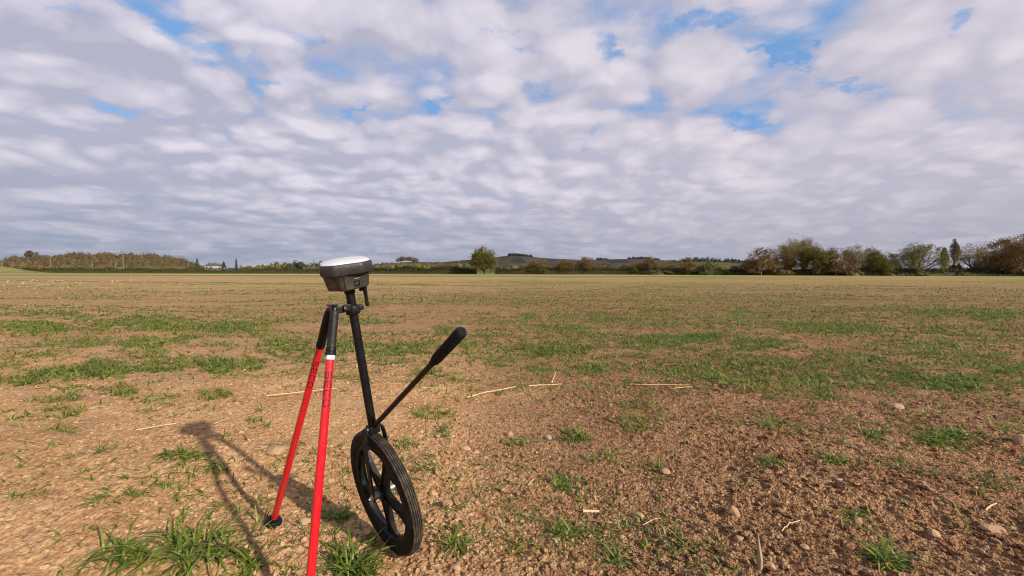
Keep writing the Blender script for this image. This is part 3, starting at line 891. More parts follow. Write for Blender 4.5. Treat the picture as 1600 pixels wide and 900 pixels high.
# tread: six raised ribs with deep grooves between them
tr = MB()
for i in range(5):
    y0 = -.0160 + i * .0320 / 5 + .0005; y1 = y0 + .0320 / 5 - .0012
    crown = lambda y: .2035 - (y / .0172) ** 2 * .0062
    tr.ring([(crown(y0) - .0035, y0), (crown(y0), y0 + .0003), (crown((y0 + y1) / 2) + .0002, (y0 + y1) / 2), (crown(y1), y1 - .0003), (crown(y1) - .0035, y1), (.1930, y1), (.1930, y0)], 96)
tr.build('tread', M['tread'], wheel)
MB().ring([(0.1630, -0.0120), (0.1630, 0.0120), (0.1550, 0.0152), (0.1480, 0.0136), (0.1440, 0.0064), (0.1440, -0.0064), (0.1480, -0.0136), (0.1550, -0.0152)], 96).build('rim', M['plastic'], wheel, True)
for a in (62, 134, 206, 278, 350):
    ca, sa = math.cos(R(a)), math.sin(R(a))
    V = []; F = []
    st = [(.016, .017, .0095), (.05, .0150, .0085), (.10, .0165, .0072), (.133, .0225, .0070), (.148, .0340, .0078)]
    for (r_, w_, t_) in st:
        # shallow channel section: raised edges, sunk middle
        for (dw, dt) in ((-1, -1), (-.72, -1), (-.62, -.45), (.62, -.45), (.72, -1), (1, -1), (1, 1), (.72, 1), (.62, .45), (-.62, .45), (-.72, 1), (-1, 1)):
            u_, y_ = dw * w_, dt * t_
            V.append((ca * r_ - sa * u_, y_, sa * r_ + ca * u_))
    m_ = 12
    for i in range(len(st) - 1):
        for j in range(m_):
            j2 = (j + 1) % m_
            F.append((i * m_ + j, i * m_ + j2, (i + 1) * m_ + j2, (i + 1) * m_ + j))
    MB().add(V, F).build('spoke', M['plastic'], wheel)
RX = Matrix.Rotation(R(90), 4, 'X')
MB().lathe([(.021, -.016), (.0235, -.014), (.0235, .014), (.021, .016)], 32, RX).build('hub', M['plastic'], wheel, True)
MB().lathe([(.0095, -.036), (.0120, -.0355), (.0120, -.021), (.0105, -.020), (.0105, -.016)], 24, RX).build('hub_sleeve', M['alu'], wheel, True)
MB().lathe([(.0105, .016), (.0105, .020), (.0120, .021), (.0120, .0355), (.0095, .036)], 24, RX).build('hub_sleeve', M['alu'], wheel, True)
MB().tube([(0, -.048, 0), (0, .048, 0)], .0045, 12).build('axle', M['chrome'], wheel, True)
# handle
inv = POLE_M.inverted()
E_ = inv @ at(721.5, 518, .955)
S_ = Vector((.004, 0, TOPW + .024))
hd = (E_ - S_); HL = hd.length; hq = hd.to_track_quat('Z', 'Y').to_matrix().to_4x4()
HM = Matrix.Translation(S_) @ hq
handle = MB().lathe([(.0068, .0), (.0075, .012), (.0075, HL - .150)], 24, HM).build('handle', M['black'], pole, True)
MB().lathe([(.0086, HL - .158), (.0090, HL - .156), (.0090, HL - .150), (.0078, HL - .149)], 24, HM).build('ferrule', M['plastic'], handle, True)
MB().lathe([(.0032, .0), (.0032, .0018), (.0008, .0024)], 12, HM @ Matrix.Translation((0, 0, HL - .154)) @ Matrix.Rotation(R(90), 4, 'X') @ Matrix.Translation((0, 0, .0085))).build('screw', M['chrome'], handle)
MB().lathe([(.0090, HL - .146), (.0118, HL - .140), (.0136, HL - .128), (.0140, HL - .06), (.0143, HL - .010), (.0134, HL - .002), (.0112, HL + .002), (.0040, HL + .0025), (.0034, HL + .0005), (.0005, HL)], 32, HM).build('grip', M['tube_grip'], handle, True)
MB().box((.006, 0, TOPW + .026), (.020, .012, .014), bev=.002).build('handle_bracket', M['plastic'], pole)

# ------------------------------------------------------------------ gnss receiver
REC_M = POLE_M @ Matrix.Translation((0, 0, POLE_L + .001))
rec = empty('satellite_receiver', REC_M, label='grey satellite receiver with white domed top screwed on the black pole', category='receiver')
rinv = REC_M.inverted()
cl = rinv @ CAM
camang = math.atan2(cl.y, cl.x)
door = camang + R(26)
K = .0018
def flat(lim):
    def f(r_, q):
        out = r_
        for c_, hf in ((door, 33), (door - R(72), 26), (door + R(72), 26), (door + R(180), 33), (door + R(130), 20), (door - R(130), 20)):
            d_ = (q - c_ + math.pi) % (2 * math.pi) - math.pi
            if abs(d_) < R(hf): out = min(out, r_ * math.cos(R(hf)) / math.cos(d_))
        return out
    return f
fl = flat(0)
prof_b = [(.030, 0), (.0535, .0), (.0565, .0025), (.0600, .018), (.0632, .036), (.0665, .044), (.0700, .048)]
MB().lathe(prof_b, 144, shape=fl).build('casing', M['casing'], rec, True)
def squared(k_):
    def f(r_, q):
        d_ = (q - camang - R(4) + math.pi / 4) % (math.pi / 2) - math.pi / 4
        fl_ = .885 / max(math.cos(d_), .01)
        return r_ * (1.03 * (1 - k_) + k_ * 1.03 * (1.0 if fl_ > 1 else fl_))
    return f
MB().lathe([(.0680, .0435), (.0740, .0455), (.0764, .0500), (.0764, .0670), (.0750, .0725), (.0725, .0755), (.0650, .0762)], 144, shape=squared(1)).build('bumper', M['bumper'], rec, True)
MB().lathe([(.0712, .0755), (.0706, .0772), (.0660, .0796), (.0540, .0826), (.0380, .0850), (.0180, .0864), (.001, .0866)], 144, shape=squared(1)).build('dome_cover', M['white_dome'], rec, True)
def rbody(z):
    for (r0, z0), (r1, z1) in zip(prof_b, prof_b[1:]):
        if z0 <= z <= z1 and z1 > z0: return r0 + (r1 - r0) * (z - z0) / (z1 - z0)
    return prof_b[-1][0]
def skin_panel(a0, a1, z0, z1, lift, na_=16, nz_=5):
    """a plate that follows the casing, between two angles and two heights (thickness below the skin)"""
    V = []; F = []
    for lv in (lift, -.002):
        for i in range(nz_ + 1):
            for j in range(na_ + 1):
                z = z0 + (z1 - z0) * i / nz_; a = a0 + (a1 - a0) * j / na_
                rr = fl(rbody(z), a) + lv
                V.append((rr * math.cos(a), rr * math.sin(a), z))
    n1 = (na_ + 1) * (nz_ + 1); w_ = na_ + 1
    for i in range(nz_):
        for j in range(na_):
            q = i * w_ + j
            F.append((q, q + 1, q + w_ + 1, q + w_)); F.append((n1 + q, n1 + q + w_, n1 + q + w_ + 1, n1 + q + 1))
    for j in range(na_):
        F.append((j, n1 + j, n1 + j + 1, j + 1)); q = nz_ * w_ + j; F.append((q, q + 1, n1 + q + 1, n1 + q))
    for i in range(nz_):
        q = i * w_; F.append((q, q + w_, n1 + q + w_, n1 + q)); q = q + na_; F.append((q, n1 + q, n1 + q + w_, q + w_))
    return MB().add(V, F)
seam = skin_panel(door - R(34.5), door + R(34.5), .0012, .0425, .0004).build('door_seam', M['seam'], rec)
dr = skin_panel(door - R(32.5), door + R(32.5), .0030, .0405, .0012).build('battery_door', M['casing'], rec)
skin_panel(door - R(9), door + R(13), .0335, .0372, .0026).build('latch', M['casing_dark'], dr)
skin_panel(door - R(9), door + R(11), .0300, .0325, .0020).build('latch_lip', M['alu'], dr)
lb = skin_panel(door - R(8.5), door + R(9.5), .0080, .0240, .0018).build('label_plate', M['window'], dr)
for (z, a0, a1) in ((.0190, -5, 6), (.0160, -6, 5), (.0118, -5.5, 3)):
    mb = MB(); a = a0
    rgx = random.Random(int(z * 1e5))
    mb = skin_panel(door + R(a0), door + R(a1), z, z + .0009, .0021, 6, 1)
    mb.build('print', M['alu'], lb)
dk = skin_panel(camang - R(66), camang - R(36), .0020, .0400, .0016).build('side_port_cover', M['casing_dark'], rec)
skin_panel(camang - R(54), camang - R(52.5), .0150, .0165, .0024, 2, 1).build('screw', M['alu'], dk)
skin_panel(camang - R(10), camang - R(9.2), .0020, .0430, .0008, 2, 5).build('casing_seam', M['seam'], rec)
# word on the bumper, bent round it
def word(txt, size, name, mat, parent, place, depth=.0003):
    cu = bpy.data.curves.new('word', 'FONT'); cu.body = txt; cu.size = size; cu.extrude = depth; cu.resolution_u = 3
    cu.align_x = 'CENTER'
    to = bpy.data.objects.new('word', cu); COL.objects.link(to)
    dg = bpy.context.evaluated_depsgraph_get(); dg.update()
    me = bpy.data.meshes.new_from_object(to.evaluated_get(dg))
    me.name = name
    bpy.data.objects.remove(to)
    bm = bmesh.new(); bm.from_mesh(me); bmesh.ops.subdivide_edges(bm, edges=[e for e in bm.edges if e.calc_length() > size * .12], cuts=2); bm.to_mesh(me); bm.free()
    for v in me.vertices: v.co = place(v.co.copy())
    me.materials.clear(); me.materials.append(mat)
    return ob(name, me, parent)
wa = camang + R(17)
word('Leica', .0120, 'lettering', M['seam'], rec, lambda v: Vector(((squared(1)(.0765, wa + v.x / .0752) + v.z) * math.cos(wa + v.x / .0752), (squared(1)(.0765, wa + v.x / .0752) + v.z) * math.sin(wa + v.x / .0752), .0545 + v.y)))
# small rubber antenna and plug under the casing
ap = rinv @ at(569.5, 449, T0.y + .01)
ax_, ay_ = ap.x, ap.y
an = MB().lathe([(.0068, 0.002), (.0068, -.006), (.0060, -.008), (.0058, -.024), (.0050, -.027), (.0052, -.054), (.0045, -.060), (.001, -.062)], 18, Matrix.Translation((ax_, ay_, 0))).build('antenna', M['plastic'], rec, True)
pl = rinv @ at(563.5, 449, T0.y)
MB().box((pl.x, pl.y, -.006), (.010, .008, .014), bev=.0015).build('connector', M['plastic'], rec)

# ------------------------------------------------------------------ red bipod
clampP = POLE_M @ Vector((0, 0, (at(550, 483, 1.24) - C0).dot(UZ)))
near_top = at(522.5, 487, 1.20)
near_foot = ground(477.5, 1003)
near_foot.z = float(gz(near_foot.x, near_foot.y)) + .006
far_top = at(515, 487, 1.235)
ff = ground(426, 822); ff.z = float(gz(ff.x, ff.y)); 
far_foot = ff
bip = empty('bipod', Matrix.Translation((clampP.x, clampP.y, 0)), label='red bipod with two slim legs and black clamp holding the pole', category='bipod')
O_ = Vector((clampP.x, clampP.y, 0))
def leg(top, foot, red_px, ribbed, word_px, name):
    d = foot - top; L = d.length
    # frame: z down the leg, x towards the picture's right as seen from the camera, y towards the viewer
    z = d.normalized()
    view = (CAM - (top + foot) * .5).normalized()
    y = (view - z * view.dot(z)).normalized()
    x = y.cross(z)
    if x.dot(Vector((1, 0, 0))) < 0: x = -x
    Mw = Matrix.Translation(top - O_) @ Matrix((x, y, z)).transposed().to_4x4()
    def frac(py):                # distance down the leg at which a photo row is met
        lo, hi = 0., L
        for _ in range(40):
            mid = (lo + hi) / 2; p = CAMROT.transposed() @ (top + z * mid - CAM)
            if CY - FPX * p.y / -p.z < py: lo = mid
            else: hi = mid
        return lo
    s0 = frac(red_px)
    rt = .0108
    lg = MB().lathe([(rt, s0), (rt, L - .030), (rt * .93, L - .027)], 36, Mw).build('leg', M['red'], bip, True)
    if ribbed:
        prof = [(.0085, -.004), (.0112, -.001), (.0122, .004)]
        zz = .008
        while zz < s0 - .034:
            prof += [(.0122, zz), (.0122, zz + .0016), (.0116, zz + .0019), (.0116, zz + .0029)]; zz += .0032
        prof += [(.0122, s0 - .030)]
        MB().lathe(prof, 36, Mw).build('sleeve', M['ribbed'], lg, True)
        MB().lathe([(.0120, s0 - .030), (.0138, s0 - .027), (.0138, s0 - .019), (.0128, s0 - .018), (.0128, s0 - .016), (.0144, s0 - .014), (.0144, s0 - .009), (.0126, s0 - .0075)], 36, Mw).build('lock_collar', M['plastic'], lg, True)
        MB().lathe([(.0108, s0 - .009), (.01105, s0 - .008), (.01105, s0 + .0045), (.0108, s0 + .0048)], 36, Mw).build('label_band', M['label'], lg, True)
        b_ = skin_letters([[(0, 0), (.0030, 0), (.0030, .0024), (0, .0024), (0, 0)], [(.0045, 0), (.0045, .0024)], [(.006, .0012), (.0090, .0012)]], .0112, Mw @ Matrix.Translation((0, 0, s0 - .0035)), .0006, -.5)
        b_.build('print', M['ink'], lg)
    else:
        MB().lathe([(.0080, -.004), (.0118, -.001), (.0132, .006), (.0136, .030), (.0128, s0 * .55), (.0122, s0 - .016), (.0128, s0 - .012), (.0128, s0 - .001), (.0118, s0 + .0015)], 36, Mw).build('sleeve', M['plastic'], lg, True)
    # printed word, running down the leg
    w0, w1 = frac(word_px[0]), frac(word_px[1])
    letters('SECO', w1 - w0, .0152, rt, Mw @ Matrix.Translation((0, 0, w0))).build('lettering', M['ink'], lg)
    # foot: dished cup and steel point
    MB().lathe([(.0112, L - .036), (.0122, L - .033), (.0122, L - .022), (.0150, L - .019), (.0275, L - .0175), (.0285, L - .0150), (.0270, L - .0125), (.0120, L - .008), (.0070, L - .006)], 36, Mw).build('foot', M['plastic'], lg, True)
    MB().lathe([(.0060, L - .010), (.0055, L + .004), (.0008, L + .030)], 14, Mw).build('point', M['alu'], lg)
    return lg
def ribbon(pts, w_, r_, Mw, lift=.00035, a_off=0.0):
    """stroke of width w_ on a tube of radius r_; pts in (along the leg, round the tube)"""
    mb = MB()
    fine_ = []
    for (a0, b0), (a1, b1) in zip(pts, pts[1:]):
        n = max(1, int(max(abs(a1 - a0), abs(b1 - b0)) / .0015))
        for i in range(n): fine_.append((a0 + (a1 - a0) * i / n, b0 + (b1 - b0) * i / n))
    fine_.append(pts[-1])
    V = []; F = []
    for i, (a, b) in enumerate(fine_):
        p0 = fine_[max(i - 1, 0)]; p1 = fine_[min(i + 1, len(fine_) - 1)]
        ta, tb = p1[0] - p0[0], p1[1] - p0[1]; l = math.hypot(ta, tb) or 1
        na_, nb_ = -tb / l * w_ / 2, ta / l * w_ / 2
        ea = eb = 0
        for s_ in (1, -1):
            aa, bb = a + na_ * s_, b + nb_ * s_
            q = math.pi / 2 - bb / r_ + a_off
            for rr in (r_ + lift, r_ - .0003):
                V.append((Mw @ Vector((rr * math.cos(q), rr * math.sin(q), aa)))[:])
    for i in range(len(fine_) - 1):
        k0, k1 = i * 4, i * 4 + 4
        F += [(k0, k0 + 2, k1 + 2, k1), (k0, k1, k1 + 1, k0 + 1), (k0 + 2, k0 + 3, k1 + 3, k1 + 2)]
    return V, F
def skin_letters(strokes, r_, Mw, w_, b0=0.0):
    mb = MB()
    for st in strokes:
        V, F = ribbon([(b, a) for a, b in [(p[1], p[0] + b0 * .01) for p in st]], w_, r_, Mw)
        mb.add(V, F)
    return mb
def letters(txt, length, hgt, r_, Mw):
    """square capitals: x runs down the leg, the top of the letters points to the right"""
    n = len(txt); adv = length / (n - .22); cw = adv * .72; c_ = .18
    G = {'S': [[(1, 1), (c_, 1), (0, 1 - c_), (0, .5 + c_ * .6), (c_, .5), (1 - c_, .5), (1, .5 - c_ * .6), (1, c_), (1 - c_, 0), (0, 0)]],
         'E': [[(1, 1), (c_, 1), (0, 1 - c_), (0, c_), (c_, 0), (1, 0)], [(0, .5), (.85, .5)]],
         'C': [[(1, 1), (c_, 1), (0, 1 - c_), (0, c_), (c_, 0), (1, 0)]],
         'O': [[(c_, 0), (0, c_), (0, 1 - c_), (c_, 1), (1 - c_, 1), (1, 1 - c_), (1, c_), (1 - c_, 0), (c_, 0)]]}
    mb = MB()
    for i, ch in enumerate(txt):
        for st in G[ch]:
            pts = [(i * adv + x * cw, (y - .5) * hgt) for x, y in st]
            V, F = ribbon(pts, .0028, r_, Mw)
            mb.add(V, F)
    return mb
leg(near_top, near_foot, 559, True, (581, 636), 'near')
leg(far_top, far_foot, 542, False, (562, 603), 'far')
# head of the bipod: yoke over the leg tops, thumb screws, jaw round the pole
jaw_c = clampP - O_
Jm = Matrix.Translation(jaw_c) @ ROT
hdm = ((near_top + far_top) * .5 - O_)
MB().lathe([(.0128, -.016), (.0185, -.015), (.0200, -.012), (.0200, .006), (.0185, .010), (.0128, .011)], 28, Jm).build('clamp_collar', M['plastic'], bip, True)
dirv = (hdm - jaw_c); dl = dirv.length; dn = dirv.normalized()
qa = dn.to_track_quat('X', 'Z').to_matrix().to_4x4()
Am = Matrix.Translation(jaw_c) @ qa
arm = MB().box((Am @ Vector((dl * .55, 0, .002)))[:], (dl * .75, .020, .018), qa.to_3x3(), bev=.003).build('clamp_arm', M['plastic'], bip)
MB().box((Am @ Vector((.0165, .012, .006)))[:], (.022, .012, .020), qa.to_3x3(), bev=.003).build('jaw', M['plastic'], bip)
MB().box((Am @ Vector((-.022, -.004, .001)))[:], (.018, .022, .016), qa.to_3x3(), bev=.004).build('jaw', M['plastic'], bip)
MB().tube([(jaw_c + Vector((-.010, -.018, .004)))[:], (jaw_c + Vector((-.010, -.030, .004)))[:]], .0035, 10).build('bolt', M['chrome'], bip)
nt, ft = near_top - O_, far_top - O_
MB().tube([(nt + Vector((0, 0, .004)))[:], (nt.lerp(ft, .5) + Vector((0, 0, .008)))[:], (ft + Vector((0, 0, .004)))[:]], .010, 14).build('yoke', M['plastic'], bip, True)
for (p, dz_, mt) in ((ft, .010, 'red_knob'), (nt, .008, 'plastic')):
    Mx = Matrix.Translation(p + Vector((.001, 0, dz_)))
    kb = MB().lathe([(.0035, -.004), (.0035, .006), (.0085, .0065), (.0095, .009), (.0090, .0115), (.0050, .0125)], 20, Mx).build('knob', M[mt], bip, True)
MB().tube([(nt + Vector((.004, -.006, .012)))[:], (nt + Vector((.004, -.006, -.012)))[:]], .0022, 10).build('pin', M['chrome'], bip)

# ------------------------------------------------------------------ trees, bushes, hedges
LEAF = {
 'olive': leafy('olive_spring_leaves', [(0.0792, 0.0832, 0.0158), (0.1346, 0.1307, 0.0252), (0.1901, 0.1742, 0.0360), (0.0950, 0.0950, 0.0216)]),
 'yellow': leafy('yellow_green_leaves', [(0.1350, 0.1237, 0.0195), (0.2025, 0.1837, 0.0315), (0.0975, 0.0975, 0.0188), (0.1650, 0.1425, 0.0338)]),
 'green': leafy('fresh_green_leaves', [(0.0680, 0.0800, 0.0160), (0.1080, 0.1160, 0.0224), (0.1520, 0.1480, 0.0336), (0.0480, 0.0560, 0.0160)]),
 'dark': leafy('dark_evergreen_leaves', [(.020, .032, .012), (.035, .05, .018), (.055, .07, .022), (.028, .038, .015)], .15),
 'mid': leafy('mid_green_hedge_leaves', [(.035, .040, .012), (.065, .064, .017), (.10, .088, .024), (.045, .036, .016)], .2),
 'brown': leafy('brown_buds_and_twigs', [(0.1452, 0.0856, 0.0245), (0.2074, 0.1264, 0.0340), (0.1037, 0.0642, 0.0204), (0.2281, 0.1652, 0.0409)], .2),
 'red': leafy('reddish_brown_buds', [(0.1555, 0.0743, 0.0231), (0.1970, 0.1044, 0.0306), (0.1140, 0.0599, 0.0204), (0.1658, 0.1270, 0.0272)], .2),
 'gold': leafy('golden_catkin_twigs', [(0.2125, 0.1530, 0.0510), (0.2805, 0.2040, 0.0765), (0.1615, 0.1275, 0.0510), (0.2380, 0.1955, 0.0765)], .3),
 'grey': leafy('grey_bare_twigs', [(0.1686, 0.1223, 0.0545), (0.2282, 0.1721, 0.0770), (0.1190, 0.0861, 0.0384), (0.1885, 0.1539, 0.0449)], .1),
 'mauve': leafy('mauve_grey_twigs', [(0.1235, 0.0943, 0.0780), (0.1625, 0.1235, 0.0975), (0.0910, 0.0650, 0.0520), (0.1950, 0.1690, 0.0715)], .1),
 'far': leafy('far_wood_crowns', [(0.1079, 0.0825, 0.0284), (0.1380, 0.0900, 0.0391), (0.0862, 0.0525, 0.0257), (0.1466, 0.1125, 0.0304), (0.1121, 0.0660, 0.0338), (0.0646, 0.0600, 0.0189)], .2),
 'bluedark': leafy('distant_conifers', [(.030, .042, .040), (.042, .055, .048), (.055, .065, .05)], .1),
}
def leaf_faces(Pn, size, rg, flat=0.0):
    """one small folded quad per point, random facing"""
    n = len(Pn)
    a = rg.normal(size=(n, 3)); a[:, 2] *= (1 - flat); a /= np.linalg.norm(a, axis=1)[:, None] + 1e-9
    b = rg.normal(size=(n, 3)); b -= a * (a * b).sum(1)[:, None]; b /= np.linalg.norm(b, axis=1)[:, None] + 1e-9
    s = np.broadcast_to(size, (n,)) * (.6 + .8 * rg.random(n))
    a = a * s[:, None]; b = b * (s * (.45 + .35 * rg.random(n)))[:, None]
    V = np.stack([Pn - a * .5, Pn + b * .5 - a * .05, Pn + a * .5, Pn - b * .5 + a * .05], 1)
    F = np.arange(n * 4).reshape(n, 4)
    return V.reshape(-1, 3), F
def ribbons(A, B, w0, w1, rg):
    """thin flat twigs from A to B"""
    n = len(A)
    d = B - A
    s = np.cross(d, rg.normal(size=(n, 3))); s /= np.linalg.norm(s, axis=1)[:, None] + 1e-9
    V = np.stack([A - s * w0[:, None] / 2, A + s * w0[:, None] / 2, B + s * w1[:, None] / 2, B - s * w1[:, None] / 2], 1)
    return V.reshape(-1, 3), np.arange(n * 4).reshape(n, 4)
def join(parts):
    V = np.concatenate([p[0] for p in parts]); F = []; o = 0
    for p in parts: F.append(p[1] + o); o += len(p[0])
    return V, F
def grow(rg, H, trunk_h, spread, habit='oak', kids=(8, 6, 5, 4)):
    """skeleton of a tree in unit space: list of levels of segments (start, end, radius)"""
    segs = []; tips = []
    def limb(p, d, L, r, lev, n=4):
        pts = [p]
        for i in range(n):
            d = (d + Vector(rg.normal(0, .20 if habit == 'oak' else .09, 3)) + Vector((0, 0, .06 if habit == 'oak' else .12))).normalized()
            q = pts[-1] + d * (L / n)
            segs.append((pts[-1], q, r * (1 - .6 * i / n), r * (1 - .6 * (i + 1) / n), lev))
            pts.append(q)
        if lev >= len(kids): tips.append(pts[-1]); tips.append(pts[-2]); return
        for k in range(kids[lev]):
            t = .28 + .72 * (k + rg.random()) / kids[lev]
            i = min(n - 1, int(t * n)); q = pts[i].lerp(pts[i + 1], t * n - i)
            az = rg.random() * 6.283; o = d.orthogonal().normalized(); o.rotate(Matrix.Rotation(az, 3, d))
            sp = {'oak': .75, 'upright': .42, 'column': .22}[habit] + .3 * rg.random()
            nd = (d * math.cos(sp) + o * math.sin(sp)).normalized()
            limb(q, nd, L * (.52 + .2 * rg.random()), r * .42 * (1.1 - .4 * t), lev + 1, 3)
    # trunk
    top = Vector((rg.normal(0, .02) * H, rg.normal(0, .02) * H, trunk_h))
    rt = H * .034
    segs.append((Vector((0, 0, -.3)), Vector((0, 0, trunk_h * .25)), rt * 1.5, rt * 1.1, 0))
    segs.append((Vector((0, 0, trunk_h * .25)), top, rt * 1.1, rt, 0))
    if habit == 'column':
        limb(top, Vector((0, 0, 1)), H - trunk_h, rt * .9, 1, 8)
    else:
        for k in range(kids[0]):
            az = 6.283 * (k + .5 * rg.random()) / kids[0]; el = (rg.uniform(.1, 1.2) if k else 1.35) if habit == 'oak' else rg.uniform(.8, 1.4)
            d = Vector((math.cos(az) * math.cos(el), math.sin(az) * math.cos(el), math.sin(el)))
            limb(top + Vector((0, 0, -rg.random() * trunk_h * .25)), d, (H - trunk_h) * .62, rt * .6, 1)
    return segs, tips
def tube_segs(S, sides=5):
    V = []; F = []; n = 0
    for (a, b, r0, r1, lv) in S:
        t = (b - a).normalized(); o = t.orthogonal().normalized(); p = t.cross(o)
        for (c, r) in ((a, r0), (b, r1)):
            for j in range(sides):
                q = 6.283 * j / sides; V.append((c + (o * math.cos(q) + p * math.sin(q)) * r)[:])
        for j in range(sides): F.append((n + j, n + (j + 1) % sides, n + sides + (j + 1) % sides, n + sides + j))
        n += sides * 2
    return np.array(V), np.array(F)
def rounded(V, width, H, th):
    """draw stray twigs back towards the rounded outline of the crown"""
    c = np.array([0, 0, th + (H - th) * .32]); rx = width * .52; rz = np.where(V[:, 2] > c[2], (H - th) * .68, c[2] - th * .45)
    d = V - c; q = np.sqrt((d[:, 0] / rx) ** 2 + (d[:, 1] / rx) ** 2 + (d[:, 2] / rz) ** 2)
    return c + d * (np.where(q > 1, 1 / np.maximum(q, 1) ** .85, 1))[:, None]
def spindle(V, width, H):
    """narrow pointed outline of a poplar"""
    t = np.clip(V[:, 2] / H, 0, 1.02); env = width * .5 * np.clip(np.sin(np.pi * np.clip(t * .80 + .16, 0, 1)), .04, 1)
    rr = np.hypot(V[:, 0], V[:, 1]); f = np.where(rr > env, env / np.maximum(rr, 1e-6), 1)
    V = V.copy(); V[:, 0] *= f; V[:, 1] *= f; V[:, 2] = np.minimum(V[:, 2], H * 1.01)
    return V
def fit(V, width, H, trunk_h, W0, H0):
    V = V.copy(); up_ = V[:, 2] > trunk_h * .6
    V[:, 0] *= width / W0; V[:, 1] *= width / W0
    V[:, 2] = np.where(V[:, 2] > trunk_h, trunk_h + (V[:, 2] - trunk_h) * (H - trunk_h) / (H0 - trunk_h), V[:, 2])
    return V
def tree(x0, x1, top, D, leafkey, label, habit='oak', leaf=.34, nleaf=5, bark='bark', seed=0, trunk=.22, group='trees round the field', cat='tree', name='tree', twig=.07, kids=(8, 5, 5, 4), lift=0.0, spread_leaf=.5):
    rg = np.random.default_rng(seed * 13 + int(x0))
    c = at((x0 + x1) / 2, 430, D); pt = at((x0 + x1) / 2, top, D)
    base = Vector((c.x, D, lift)); H = pt.z - lift; width = (x1 - x0) / FPX * D
    th = H * trunk
    if habit != 'column' and (x1 - x0) < 48 and kids == (8, 5, 5, 4): kids = (8, 4, 4, 4)
    segs, tips = grow(rg, H, th, 1, habit, kids)
    big = [s for s in segs if s[4] <= 2]; fine_ = [s for s in segs if s[4] > 2]
    T = np.array([t[:] for t in tips])
    W0 = 2 * np.percentile(np.abs(T[:, 0]), 96); H0 = np.percentile(T[:, 2], 99)
    V, F = tube_segs(big, 5)
    r = empty(name, Matrix.Translation(base), label=label, category=cat, group=group)
    ob('trunk', np_mesh('trunk', fit(V, width, H, th, W0, H0), F, M[bark], True), r)
    A = np.array([s[0][:] for s in fine_]); Bn = np.array([s[1][:] for s in fine_]); lv = np.array([s[4] for s in fine_])
    w_ = np.where(lv == 3, twig * 1.3, twig * .8)
    TV, TF = ribbons(A, Bn, w_, w_ * .6, rg)
    rd = (lambda q: rounded(q, width, H, th)) if habit == 'oak' else ((lambda q: spindle(q, width, H)) if habit == 'column' else (lambda q: q))
    parts = [(rd(fit(TV, width, H, th, W0, H0)), TF)]
    Tf = rd(fit(T, width, H, th, W0, H0))
    if nleaf:
        nleaf = int(math.ceil(nleaf * 1.6))
        L = np.repeat(Tf, nleaf, 0) + rg.normal(0, spread_leaf, (len(Tf) * nleaf, 3)) * np.array([1, 1, .8])
        # thin it out in places so that the sky shows through
        nz = fbm(L[:, 0] * .75 + seed, L[:, 2] * .85 + L[:, 1] * .3, seed, 3)
        L = L[nz > (.40 if habit == 'oak' else .30)]
        L = L[L[:, 2] > th * .5]
        parts.append(leaf_faces(L, leaf, rg))
    V, F = join(parts)
    ob('crown', np_mesh('crown', V, F, LEAF[leafkey]), r)
    return r
def bush_points(rg, w_, h_, d_, n, lobes=7, ground_=True):
    P_ = []; cores = []
    for i in range(lobes):
        lx = rg.uniform(-.42, .42) * w_; ly = rg.uniform(-.3, .3) * d_
        env = math.sqrt(max(.05, 1 - (lx / (w_ * .55)) ** 2)) * rg.uniform(.75, 1.0)
        lz = h_ * env * rg.uniform(.30, .68)
        rx = w_ * rg.uniform(.10, .22); rz = min(h_ * env - lz, lz * 1.1, h_ * .5) * rg.uniform(.85, 1.05)
        k_ = n // lobes
        v = rg.normal(size=(k_, 3)); v /= np.linalg.norm(v, axis=1)[:, None]
        v *= (.62 + .5 * rg.random((k_, 1)) ** .6)
        P_.append(v * np.array([rx, rx * d_ / w_ * 1.1, rz]) + np.array([lx, ly, lz]))
        cores.append(((lx, ly, lz), (rx * .8, rx * .8, rz * .8)))
    P_ = np.concatenate(P_)
    # skirt down to the ground
    k_ = n // 4
    s = np.stack([rg.uniform(-.5, .5, k_) * w_, rg.uniform(-.4, .4, k_) * d_, rg.random(k_) * h_ * .5], -1)
    s = s[(s[:, 0] / (w_ * .5)) ** 2 + (s[:, 2] / (h_ * .7)) ** 2 < 1]
    P_ = np.concatenate([P_, s]); P_[:, 2] = np.abs(P_[:, 2])
    return P_, cores
